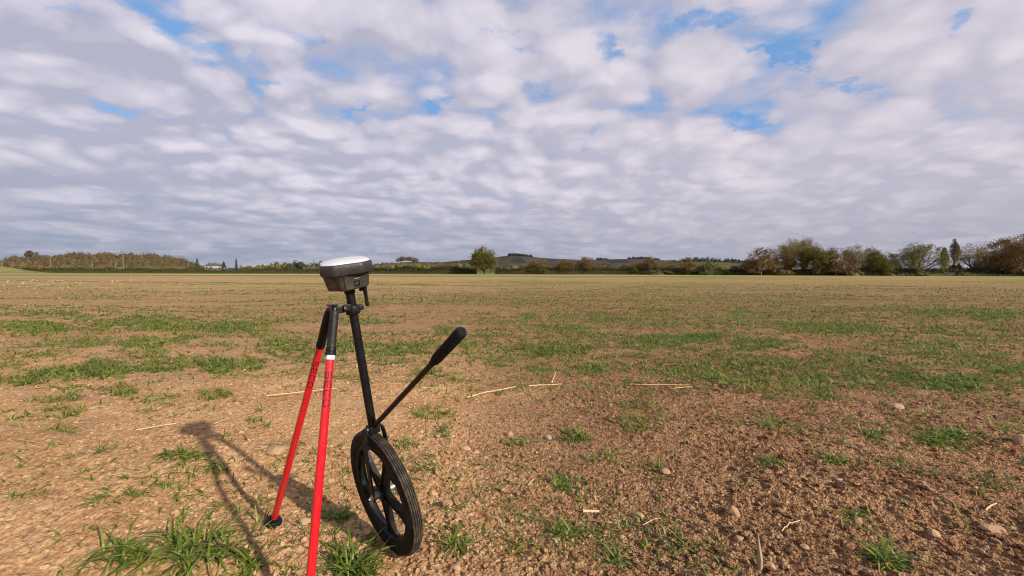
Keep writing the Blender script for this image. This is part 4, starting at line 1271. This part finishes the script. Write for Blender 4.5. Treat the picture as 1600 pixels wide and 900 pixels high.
def bush(x0, x1, top, D, leafkey, label, n=900, leaf=.4, seed=0, name='bush', cat='bush', group='bushes round the field', depth=.8, lobes=12, lift=0.0):
    rg = np.random.default_rng(seed * 7 + int(x0) + int(top))
    c = at((x0 + x1) / 2, 430, D); pt = at((x0 + x1) / 2, top, D)
    w_ = (x1 - x0) / FPX * D; h_ = pt.z - lift
    P_, cores = bush_points(rg, w_, h_, w_ * depth, int(n * 1.8), lobes)
    nz = fbm(P_[:, 0] * .7 + seed, P_[:, 2] * .9 + P_[:, 1] * .5, seed + 3, 3)
    P_ = P_[nz > .30]
    V1_, F1_ = leaf_faces(P_, leaf * 1.25, rg)
    if leafkey not in ('grey',):
        cv = []
        for (cc_, rr_) in cores:      # lumps of close twigs inside, so that the bush is not see-through
            k_ = V2 * (.85 + .3 * rg.random((len(V2), 1))) * np.array(rr_) + np.array(cc_); k_[:, 2] = np.abs(k_[:, 2]); cv.append(k_)
        k_ = V2 * (.85 + .3 * rg.random((len(V2), 1))) * np.array([w_ * .42, w_ * .3, h_ * .5]); k_[:, 2] = np.abs(k_[:, 2]); cv.append(k_)
        cv = np.concatenate(cv); nF = len(cv) // len(V2)
        tri = (F2[None] + (np.arange(nF) * len(V2))[:, None, None]).reshape(-1, 3)
        core_me = np_mesh('twigs', cv, tri, LEAF[leafkey])
    else: core_me = None
    r = empty(name, Matrix.Translation((c.x, D, lift)), label=label, category=cat, group=group)
    ob('foliage', np_mesh('foliage', V1_, F1_, LEAF[leafkey]), r)
    if core_me: ob('twigs', core_me, r)
    S = []
    for k_ in range(7):
        b = Vector((rg.uniform(-.15, .15) * w_, rg.uniform(-.1, .1) * w_, -.1)); t = Vector((rg.uniform(-.35, .35) * w_, rg.uniform(-.2, .2) * w_, h_ * rg.uniform(.5, .85)))
        S.append((b, b.lerp(t, .5) + Vector((0, 0, h_ * .06)), .09, .06, 0)); S.append((b.lerp(t, .5) + Vector((0, 0, h_ * .06)), t, .06, .02, 0))
    V, F = tube_segs(S, 4)
    ob('stem', np_mesh('stem', V, F, M['bark'], True), r)
    return r
def conifer(x0, x1, top, D, label, seed=0, n=900, leafkey='dark', lift=0.0, leaf=.5):
    rg = np.random.default_rng(seed + int(x0))
    c = at((x0 + x1) / 2, 430, D); pt = at((x0 + x1) / 2, top, D)
    w_ = (x1 - x0) / FPX * D; h_ = pt.z - lift
    z = rg.random(n) ** 1.4; tier = .82 + .18 * np.sin(z * 40 + rg.random(n))
    rr = (1 - z) ** .85 * w_ * .5 * tier * np.sqrt(.35 + .65 * rg.random(n)); a = rg.random(n) * 6.283
    P_ = np.stack([rr * np.cos(a), rr * np.sin(a), h_ * (.10 + .90 * z) - rr * .25], -1)
    r = empty('conifer', Matrix.Translation((c.x, D, lift)), label=label, category='conifer', group='conifers round the field')
    V, F = leaf_faces(P_, leaf, rg)
    ob('crown', np_mesh('crown', V, F, LEAF[leafkey]), r)
    V, F = tube_segs([(Vector((0, 0, -.2)), Vector((0, 0, h_ * .95)), h_ * .02, .03, 0)], 6)
    ob('trunk', np_mesh('trunk', V, F, M['bark']), r)
def hedge(pts, H, thick, label, leafkey, n, leaf=.35, seed=0, hvar=.35, name='hedge', loc_y=None):
    """pts: world points along the hedge"""
    rg = np.random.default_rng(seed)
    pts = [Vector(p) for p in pts]; Ls = [(b - a).length for a, b in zip(pts, pts[1:])]; cum = np.concatenate([[0], np.cumsum(Ls)])
    s = rg.random(n) * cum[-1]
    px = np.interp(s, cum, [p.x for p in pts]); py = np.interp(s, cum, [p.y for p in pts])
    hh = H * (1 - hvar / 2 + hvar * 1.6 * (fbm(s / 9, s * 0, seed + 5, 3) - .35) + .25 * (vn(s / 2.1, s * 0 + 3, seed) - .5))
    u = rg.random(n) ** .6; z = hh * u
    side = (rg.random(n) - .5) * thick * (1.05 - .35 * u)
    P_ = np.stack([px, py + side, z], -1)
    o0 = np.array([pts[0].x, pts[0].y, 0])
    V, F = leaf_faces(P_ - o0, leaf, rg)
    r = empty(name, Matrix.Translation(o0), label=label, category='hedge')
    ob('foliage', np_mesh('foliage', V, F, LEAF[leafkey]), r)
    # close woody core so that the hedge is not see-through low down
    mb = MB()
    m_ = max(8, int(cum[-1] / 3)); V = []; F = []
    for i in range(m_ + 1):
        q = cum[-1] * i / m_; x_ = np.interp(q, cum, [p.x for p in pts]); y_ = np.interp(q, cum, [p.y for p in pts])
        hq_ = float(H * (1 - hvar / 2 + hvar * 1.6 * (fbm(np.array([q / 9]), np.array([0.]), seed + 5, 3)[0] - .35))) * .58
        for (dy_, dz_) in ((-.30, 0), (-.26, .6), (-.1, 1), (.1, 1), (.26, .6), (.30, 0)):
            V.append((x_ - o0[0], y_ - o0[1] + dy_ * thick, hq_ * dz_))
    for i in range(m_):
        for j in range(5): F.append((i * 6 + j, i * 6 + j + 1, i * 6 + 7 + j, i * 6 + 6 + j))
    F.append(tuple(range(6))); F.append(tuple(m_ * 6 + j for j in range(6))[::-1])
    mb.add(V, F).build('twigs', LEAF[leafkey], r)

def gp(px, D): return at(px, 428, D)
# hedges along the far edge of the field
hedge([(gp(8, 238).x, 238, 0), (gp(150, 236).x, 236, 0), (gp(300, 234).x, 234, 0), (gp(500, 226).x, 226, 0)], 3.0, 2.4, 'long low dark green hedge left of the receiver, along the far edge of the field', 'mid', 17000, .42, 3)
hedge([(gp(500, 226).x + .5, 226, 0), (gp(620, 222).x, 222, 0), (gp(745, 214).x, 214, 0)], 3.6, 2.6, 'tall rough dark hedge between the receiver and the lone round tree', 'mid', 14000, .5, 4, .5)
hedge([(gp(775, 208).x, 208, 0), (gp(900, 200).x, 200, 0), (gp(1010, 192).x, 192, 0), (gp(1090, 184).x, 184, 0)], 4.0, 2.6, 'low hedge right of the lone round tree, in front of the brown downs', 'mid', 15000, .42, 5, .5)
hedge([(gp(1140, 166).x, 166, 0), (gp(1260, 158).x, 158, 0), (gp(1400, 152).x, 152, 0)], 2.9, 2.6, 'dark hedge under the big trees on the right', 'mid', 13000, .38, 6, .5)
hedge([(gp(1400, 152).x + .4, 152, 0), (gp(1500, 149).x, 149, 0), (gp(1640, 146).x, 146, 0)], 2.5, 2.2, 'low dark hedge behind the fence posts at the far right', 'mid', 11000, .36, 7, .4)

# plants behind and along the hedges, from left to right
T_ = [
 # x0 x1 top D leaf label n
 (20, 52, 412, 262, 'olive', 'olive bush at the left end of the far hedge', 700),
 (50, 74, 411, 268, 'brown', 'brown bush left of the first utility pole pair', 600),
 (84, 120, 414, 262, 'olive', 'low olive bush between the two left utility poles', 700),
 (118, 142, 411, 270, 'olive', 'rounded olive bush just left of the second utility pole', 600),
 (150, 180, 412, 262, 'grey', 'pale twiggy bush left of the tall mid pole', 600),
 (197, 214, 408, 262, 'yellow', 'bright yellow gorse bush right of the tall mid pole', 600),
 (214, 262, 411, 268, 'olive', 'wide olive bush in front of the wooded hill', 900),
 (262, 300, 414, 268, 'brown', 'low brown bush at the right foot of the wooded hill', 700),
 (372, 398, 413, 262, 'olive', 'small olive bush right of the white houses', 500),
 (396, 428, 411, 262, 'yellow', 'yellow olive bush halfway between the white houses and the receiver', 700),
 (424, 452, 403, 258, 'yellow', 'bright yellow green round bush left of the receiver', 900),
 (446, 480, 404, 254, 'dark', 'dark evergreen bush just left of the receiver', 1100),
 (476, 508, 405, 254, 'dark', 'dark evergreen bush partly behind the receiver', 1100),
 (470, 500, 413, 246, 'grey', 'pale twiggy bush in front of the dark evergreens', 500),
 (578, 606, 411, 246, 'brown', 'brown bush just right of the receiver', 700),
 (600, 645, 410, 250, 'olive', 'olive bush under the skyline clump of bare trees', 900),
 (640, 684, 408, 246, 'yellow', 'yellow olive thicket mid way from the receiver to the lone round tree', 900),
 (680, 716, 409, 244, 'olive', 'olive thicket left of the thin pole', 800),
 (714, 742, 406, 240, 'yellow', 'yellow green bush just left of the lone round tree', 700),
 (586, 626, 414, 232, 'dark', 'low dark gorse right of the receiver, before the brown bush', 800),
 (626, 668, 414, 230, 'dark', 'low dark gorse below the yellow olive thicket', 800),
 (664, 704, 416, 224, 'grey', 'pale tan thicket in the rough hedge', 700),
 (700, 736, 415, 224, 'dark', 'low dark gorse at the foot of the thin pole', 700),
 (774, 804, 411, 216, 'dark', 'dark bush just right of the lone round tree', 700),
 (800, 832, 416, 212, 'olive', 'low olive bush below the downs', 600),
 (1046, 1074, 416, 190, 'olive', 'low olive bush left of the bright green bush', 600),
 (1006, 1050, 420, 188, 'mid', 'low green scrub in front of the brown bare trees', 600),
 (925, 985, 416, 204, 'green', 'low green scrub behind the hedge below the downs', 800),
 (1084, 1150, 407, 172, 'green', 'bright green broad bush left of the big trees', 1800),
 (1142, 1178, 409, 168, 'dark', 'dark bush between the bright green bush and the big trees', 1100),
 (1214, 1240, 419, 153, 'brown', 'pinkish brown low bush at the foot of the golden tree', 1200),
 (1322, 1346, 419, 152, 'olive', 'small olive bush between two trunks on the right', 500),
 (1376, 1402, 417, 152, 'mid', 'green bush left of the lone spreading oak', 700),
 (1460, 1484, 419, 152, 'mid', 'low green bush at the foot of the small poplar', 500),
 (1428, 1462, 421, 148, 'green', 'fresh green bush under the lone spreading oak', 600),
 (1396, 1440, 417, 160, 'mid', 'green bush behind the left half of the lone spreading oak', 800),
 (1436, 1474, 416, 161, 'brown', 'brown bush behind the right half of the lone spreading oak', 800),
 (1504, 1546, 416, 160, 'mid', 'green bush behind the bare round tree', 800),
 (782, 832, 412, 214, 'brown', 'wide brown bush at the left foot of the downs', 900),
 (858, 906, 413, 209, 'dark', 'dark bush between the two brown trees below the downs', 900),
 (926, 962, 411, 206, 'olive', 'olive bush right of the taller brown bare tree', 800),
 (956, 1004, 413, 204, 'dark', 'dark bush beside the short olive tree', 900),
 (1494, 1520, 424, 148, 'green', 'fresh green low bush under the bare round tree', 400),
]
for i, (x0, x1, top, D_, lk, lab, n) in enumerate(T_):
    bush(x0, x1, top, D_, lk, lab, n=n, leaf=.30 + D_ * .0009, seed=i + 1)
conifer(301, 316, 404, 280, 'dark conifer left of the white houses', 1)
conifer(343, 357, 412.5 - 4, 272, 'dark conifer right of the white houses', 2)
conifer(366, 373, 403, 330, 'narrow dark conifer rising behind the bushes right of the white houses', 3)

tree(737, 777, 387, 206, 'yellow', 'lone round olive yellow tree on the hedge line at mid picture', leaf=.42, nleaf=10, seed=3, trunk=.12, spread_leaf=.8)
tree(826, 861, 405, 206, 'brown', 'brown leafless tree just right of the hilltop wood', seed=5, nleaf=4, trunk=.12)
tree(868, 897, 407, 204, 'red', 'small reddish bare tree below the downs', seed=6, nleaf=4, trunk=.12)
tree(900, 930, 402, 202, 'brown', 'taller brown bare tree at the foot of the downs', seed=7, nleaf=4, trunk=.12)
tree(1000, 1034, 402, 192, 'brown', 'brown bare tree with a rounded crown before the distant conifer ridge', seed=8, nleaf=5, trunk=.12)
tree(1030, 1062, 408, 194, 'gold', 'pale brown bare tree beside the rounded brown one', seed=9, nleaf=3, trunk=.12)
tree(1062, 1086, 402, 186, 'brown', 'thin dark bare tree left of the bright green bush', seed=10, nleaf=3, trunk=.15)
tree(976, 1004, 412, 196, 'olive', 'short olive tree in the scrub below the downs', seed=11, nleaf=5, trunk=.1)
G2 = 'big trees on the right'
tree(1166, 1212, 389, 158, 'red', 'reddish budded oak, first of the big trees from the left', seed=21, nleaf=6, group=G2, trunk=.16)
tree(1200, 1240, 392, 160, 'brown', 'brown bare tree left of the tall golden tree', seed=22, nleaf=4, group=G2, trunk=.16)
tree(1212, 1254, 378, 162, 'gold', 'tall golden tree with two heads, left head', 'upright', seed=23, nleaf=5, group=G2, trunk=.14, leaf=.30)
tree(1238, 1274, 374, 164, 'gold', 'tallest golden tree, right head of the pair', 'upright', seed=24, nleaf=5, group=G2, trunk=.14, leaf=.30)
tree(1252, 1290, 387, 156, 'yellow', 'yellow green leafing tree right of the golden pair', seed=25, nleaf=11, group=G2, trunk=.14, leaf=.36)
tree(1282, 1330, 388, 155, 'red', 'red brown budded oak with a pale slanting trunk', seed=26, nleaf=6, group=G2, bark='bark_pale', trunk=.2)
tree(1318, 1362, 384, 156, 'grey', 'pale bare oak with open branches', seed=27, nleaf=2, group=G2, bark='bark_pale', twig=.08)
tree(1340, 1376, 387, 160, 'brown', 'bare tree close behind the pale bare oak', seed=28, nleaf=3, group=G2)
tree(1356, 1396, 394, 154, 'yellow', 'yellow leafing tree at the right end of the big group', seed=29, nleaf=9, group=G2, trunk=.14)
tree(1400, 1464, 380, 152, 'olive', 'lone spreading oak with thick trunk and gaps in its crown', seed=31, nleaf=5, group=G2, trunk=.15, leaf=.32)
tree(1500, 1546, 382, 151, 'gold', 'bare round headed tree right of the poplars', seed=32, nleaf=2, group=G2, trunk=.24, twig=.08)
bush(1484, 1504, 409, 154, 'brown', 'small brown bush at the foot of the tall poplar', n=600, leaf=.4, seed=33)
tree(1540, 1600, 392, 150, 'brown', 'dark brown tree with flat tiers at the right edge', seed=34, nleaf=8, group=G2, trunk=.12, leaf=.34)
tree(1556, 1690, 368, 147, 'brown', 'largest dark tree, cut by the right edge of the picture', seed=35, nleaf=15, group=G2, trunk=.10, leaf=.40, spread_leaf=.8)
tree(1468, 1479, 388, 190, 'mauve', 'smaller of the two close poplars', 'column', seed=41, nleaf=9, trunk=.1, kids=(1, 40, 7), spread_leaf=.22, leaf=.26, group='poplars', name='poplar')
tree(1482, 1497, 375, 188, 'mauve', 'tall poplar beside the bare round headed tree', 'column', seed=42, nleaf=9, trunk=.1, kids=(1, 40, 7), spread_leaf=.25, leaf=.26, group='poplars', name='poplar')
tree(1567, 1577, 375, 186, 'mauve', 'poplar rising behind the dark trees at the right edge', 'column', seed=43, nleaf=9, trunk=.1, kids=(1, 40, 7), spread_leaf=.22, leaf=.26, group='poplars', name='poplar')

# ------------------------------------------------------------------ fence posts and rails at the right
fx0, fx1 = gp(1404, 147).x, gp(1604, 144).x
fence = empty('fence', Matrix.Translation((fx0, 147, 0)), label='low weathered post fence along the field edge at the far right', category='fence')
nP = 26
proto = MB().box((0, 0, .40), (.10, .10, 1.0)).mesh('post', M['post_wood'])
rgf = random.Random(5)
for i in range(nP):
    t = i / (nP - 1)
    o = ob('post', proto, fence, loc=((fx1 - fx0) * t, -3 * t, rgf.uniform(-.35, .05)))
    o.rotation_euler = (0, rgf.uniform(-.05, .05), 0)
for z in (.30, .62):
    MB().tube([(0, 0, z), (fx1 - fx0, -3, z)], .012, 4).build('wire', M['alu'], fence)

# ------------------------------------------------------------------ utility poles
def upole(px, top, D_, lab, arm=True, lean=0.0):
    c = gp(px, D_); h_ = at(px, top, D_).z
    r = empty('utility_pole', Matrix.Translation((c.x, D_, 0)) @ Matrix.Rotation(lean, 4, 'Y'), label=lab, category='utility pole', group='utility poles beyond the hedge')
    MB().tube([(0, 0, -.5), (0, 0, h_)], [.24, .17], 10).build('shaft', M['wood_pole'], r, True)
    if arm:
        a = MB().box((0, -.22, h_ - .45), (2.3, .14, .16)).build('crossarm', M['wood_pole'], r)
        for x_ in (-.95, 0, .95):
            MB().lathe([(.05, 0), (.08, .06), (.05, .12), (.07, .18), (.02, .24)], 8, Matrix.Translation((x_, -.22, h_ - .37))).build('insulator', M['slate'], a)
upole(3, 407, 236, 'utility pole at the left edge beside the earth bank', False)
upole(77.5, 401, 241, 'leaning utility pole with crossarm on the left', True, .10)
upole(144.5, 407, 262, 'short utility pole with crossarm in front of the wooded hill')
upole(181, 408.5, 262, 'small pole left of the tallest pole', False)
upole(193, 395, 239, 'tallest utility pole, without crossarm, before the wooded hill', False)
upole(295, 410, 268, 'short pole at the right foot of the wooded hill', False)
upole(490.5, 405, 231, 'pole just left of the receiver', False)
upole(717.5, 408, 221, 'thin pole left of the lone round tree', False)

# ------------------------------------------------------------------ houses
def house(px0, px1, eave, ridge, D_, lab, gable=False):
    a = gp(px0, D_); b = gp(px1, D_); W_ = b.x - a.x; dep = 7.0
    ze = at(px0, eave, D_).z; zr = at(px0, ridge, D_).z
    r = empty('house', Matrix.Translation((a.x, D_, 0)), label=lab, category='house', group='white houses beyond the hedge')
    wl = MB().box((W_ / 2, dep / 2, ze / 2), (W_, dep, ze)).build('wall', M['render_wall'], r)
    V = [(-.3, -.4, ze - .1), (W_ + .3, -.4, ze - .1), (W_ + .3, dep + .4, ze - .1), (-.3, dep + .4, ze - .1), (.0, dep / 2, zr), (W_, dep / 2, zr)]
    rf = MB().add(V, [(0, 1, 5, 4), (2, 3, 4, 5), (1, 2, 5), (3, 0, 4), (3, 2, 1, 0)]).build('roof', M['slate'], r)
    MB().box((W_ * .18, dep / 2, zr + .2), (.55, .55, 1.1)).build('chimney', M['brick'], rf)
    MB().box((W_ * .85, dep / 2, zr + .1), (.5, .5, 1.0)).build('chimney', M['brick'], rf)
    nw = max(2, int(W_ / 2.6))
    for k_ in range(nw):
        for z in ((ze - 1.2), (ze - 3.8)):
            if z < .6: continue
            x_ = W_ * (k_ + .5) / nw
            wn = MB().box((x_, -.02, z), (1.1, .10, 1.2)).build('window', M['render_wall'], r)
            MB().box((x_, -.06, z), (.95, .06, 1.05)).build('pane', M['glass'], wn)
            MB().box((x_, -.13, z - .68), (1.3, .2, .09)).build('sill', M['slate'], wn)
    return r
house(320, 333, 415, 411, 290, 'larger white house with grey roof beyond the left hedge')
house(336, 344, 416, 412.5, 296, 'small white house beside the larger one')
sh = empty('shed', Matrix.Translation((gp(178, 250).x, 250, 0)), label='low pale shed behind the hedge near the tallest pole', category='shed')
MB().box((2, 1.5, 1.3), (3.8, 3, 2.6)).build('wall', M['render_wall'], sh)
MB().add([(-.1, -.2, 2.5), (4.1, -.2, 2.5), (4.1, 3.2, 3.1), (-.1, 3.2, 3.1), (-.1, -.2, 2.6), (4.1, -.2, 2.6), (4.1, 3.2, 3.2), (-.1, 3.2, 3.2)], [(3, 2, 1, 0), (4, 5, 6, 7), (0, 1, 5, 4), (1, 2, 6, 5), (2, 3, 7, 6), (3, 0, 4, 7)]).build('roof', M['wood_pole'], sh)

# ------------------------------------------------------------------ earth bank at the left edge
def heap(name, cx, cy, prof, dep, mat, n=40, **props):
    """prof: (x, z) skyline in metres; round-backed mound of that skyline"""
    V = []; F = []; xs = np.linspace(prof[0][0], prof[-1][0], n); zs = np.interp(xs, [p[0] for p in prof], [p[1] for p in prof])
    m_ = 14
    for i in range(n):
        for j in range(m_):
            t = j / (m_ - 1) * 2 - 1
            z = zs[i] * (math.cos(t * math.pi / 2) ** .8 if abs(t) < 1 else 0)
            z += float(.10 * zs[i] * (vn(np.array([xs[i] * .5 + 9]), np.array([t * 5.]), 4)[0] - .5)) * (1 - t * t)
            V.append((xs[i] - cx, t * dep, z - .05))
    for i in range(n - 1):
        for j in range(m_ - 1):
            F.append((i * m_ + j, (i + 1) * m_ + j, (i + 1) * m_ + j + 1, i * m_ + j + 1))
    return ob(name, np_mesh(name, V, np.array(F), mat, True), loc=(cx, cy, 0), **props)
Db = 215
hp = [(gp(-60, Db).x, 2.8), (gp(-10, Db).x, 3.6), (gp(8, Db).x, 3.1), (gp(25, Db).x, 1.9), (gp(45, Db).x, .8), (gp(62, Db).x, .0)]
heap('earth_bank', gp(0, Db).x, Db, hp, 9, M['bank'], kind='structure')

# ------------------------------------------------------------------ downs and wooded hills
def hill_mat(name, c1, c2, c3, sc_):
    m_, q, b, out = material(name)
    pos = q.n('ShaderNodeNewGeometry').outputs['Position']
    c = q.mix(q.rng(q.noise(pos, sc_, 4, .6), .4, .6), c1, c2)
    c = q.mix(q.rng(q.noise(q.v('MULTIPLY', pos, (1, .3, 2)), sc_ * 2.3, 4, .6), .54, .62), c, c3)
    q.put(b.inputs['Base Color'], c); b.inputs['Roughness'].default_value = 1; b.inputs['Specular IOR Level'].default_value = 0
    return m_
M['downs'] = hill_mat('heath_downs', (.052, .043, .040), (.068, .056, .050), (.030, .036, .032), .006)
M['woodhill'] = hill_mat('wood_floor', (.085, .066, .036), (.11, .09, .045), (.06, .062, .028), .03)
def hill(name, sky_, Yr, depth, mat, n=140, rows=16):
    """hill whose crest passes through the given skyline points of the photo at distance Yr"""
    xs_ = np.array([p[0] for p in sky_]); ys_ = np.array([p[1] for p in sky_])
    V = []; F = []; q = np.linspace(xs_[0], xs_[-1], n)
    for i, px in enumerate(q):
        crest = at(px, float(np.interp(px, xs_, ys_)), Yr); zc = max(crest.z, 0)
        for j in range(rows):
            t = j / (rows - 1)          # 0 foot in front, 1 foot behind
            y = Yr + (t - .5) * 2 * depth
            s = math.sin(math.pi * t) ** 1.3
            x = crest.x * (1 + (t - .5) * .12)
            z = zc * s * (1 + .10 * float(vn(np.array([crest.x / (depth * .25)]), np.array([t * 4.]), 6)[0] - .5) * (1 - abs(2 * t - 1)) * 0 ) - .5
            V.append((x, y, z))
    for i in range(n - 1):
        for j in range(rows - 1):
            F.append((i * rows + j, (i + 1) * rows + j, (i + 1) * rows + j + 1, i * rows + j + 1))
    return ob(name, np_mesh(name, V, np.array(F), mat, True), kind='structure')
SK = [(560, 426), (600, 412), (640, 409.5), (690, 410), (720, 407), (760, 404), (785, 400.5), (800, 399.5), (822, 400.5), (850, 403.5), (880, 405), (915, 406.5), (960, 405), (1000, 404.5), (1040, 407), (1090, 411), (1150, 412), (1230, 414), (1330, 420), (1400, 426)]
hill('downs_hill', SK, 2600, 700, M['downs'])
WK = [(-60, 424), (0, 411), (30, 406), (60, 405), (95, 404), (145, 400), (190, 401), (240, 403), (270, 406), (300, 413), (330, 425)]
hill('wooded_hill', WK, 520, 110, M['woodhill'], 60)

def far_wood(name, sky_, base_of, Y0, Y1, n, crown, leafkey, lab, seed, kf=46, leaf=1.0, cat='wood', cs=1.0):
    """mass of separate crowns standing on a hillside"""
    rg = np.random.default_rng(seed); Pn = []; cores = []
    xs_ = [p[0] for p in sky_]; ys_ = [p[1] for p in sky_]
    for i in range(n):
        px = rg.uniform(xs_[0], xs_[-1]); t = rg.random(); Y = Y0 + (Y1 - Y0) * t
        topz = at(px, float(np.interp(px, xs_, ys_)), Y1).z
        h_ = crown * rg.uniform(.75, 1.25)
        gz_ = max(0, (topz - crown) * base_of(t))
        x = at(px, 420, Y).x
        v = rg.normal(size=(kf, 3)); v /= np.linalg.norm(v, axis=1)[:, None]; v *= (.55 + .5 * rg.random((kf, 1)))
        v[:, 2] = np.abs(v[:, 2] + .15)
        Pn.append(v * np.array([crown * .62, crown * .6, h_ * .85]) + np.array([x, Y, gz_ + h_ * .12]))
        k_ = V1 * (.8 + .35 * rg.random((len(V1), 1))) * np.array([crown * .52, crown * .5, h_ * .70]) * cs + np.array([x, Y, gz_ + h_ * .15])
        cores.append(k_)
    Pn = np.concatenate(Pn)
    V, F = leaf_faces(Pn, leaf, rg)
    cv = np.concatenate(cores); tri = (F1[None] + (np.arange(len(cores)) * len(V1))[:, None, None]).reshape(-1, 3)
    return ob(name, np_mesh(name, np.concatenate([V, cv]), [F, tri + len(V)], LEAF[leafkey]), kind='stuff', label=lab, category=cat)
WT = [(2, 408), (20, 399), (40, 399.5), (60, 397), (75, 396), (95, 396.5), (110, 393.5), (145, 391.5), (165, 393.5), (190, 393), (215, 395), (240, 395.5), (258, 398), (275, 400), (290, 404), (304, 412)]
far_wood('hillside_wood', WT, lambda t: t ** .8, 430, 520, 520, 9.5, 'far', 'brown and olive wood covering the low hill at the left', 3, 95, 1.05)
far_wood('hilltop_wood', [(794, 396.5), (800, 395.5), (815, 396), (832, 398.5)], lambda t: .97, 2560, 2600, 50, 14, 'bluedark', 'small dark wood on the top of the downs', 4, 60, 5, cs=.7)
far_wood('hilltop_copse', [(930, 403), (940, 402.5), (952, 403.8)], lambda t: .97, 2560, 2600, 22, 9, 'bluedark', 'tiny dark copse on the ridge right of the hilltop wood', 5, 50, 4)
far_wood('ridge_wood', [(980, 402.5), (990, 401), (1012, 401.5), (1030, 404)], lambda t: .97, 2540, 2590, 45, 12, 'bluedark', 'dark wood on the ridge behind the brown bare trees', 6, 50, 5)
far_wood('conifer_ridge', [(1035, 407), (1060, 403), (1090, 401.5), (1105, 401), (1130, 403), (1160, 405), (1200, 406), (1260, 409)], lambda t: t, 1400, 1500, 700, 14, 'bluedark', 'long dark conifer wood on the ridge right of the downs', 7, 34, 4.5)
far_wood('skyline_copse', [(619, 403), (628, 400.5), (640, 400.5), (652, 403.5)], lambda t: .95, 1150, 1180, 34, 10, 'mauve', 'grey bare trees in a clump on the skyline right of the receiver', 8, 110, 1.8, cs=.45)
NR = [(565, 424), (590, 414), (620, 410.5), (650, 410.5), (700, 413), (760, 417), (790, 424)]
hill('near_ridge', NR, 1165, 150, M['woodhill'], 40)
far_wood('ridge_thicket', [(580, 412), (600, 409), (625, 407.5), (650, 407.5), (700, 409), (735, 411), (770, 415)], lambda t: t, 1080, 1160, 160, 8, 'far', 'low brown and olive trees along the near ridge right of the receiver', 9, 40, 2.2)
hill('conifer_hill', [(1015, 425), (1050, 410), (1100, 408), (1160, 411), (1220, 413), (1290, 424)], 1500, 200, M['woodhill'], 40)
tree(44, 57, 392, 500, 'mauve', 'bare round tree standing up out of the wooded hill at the left', seed=51, nleaf=5, leaf=.7, trunk=.6, kids=(7, 4, 4, 3), lift=10)
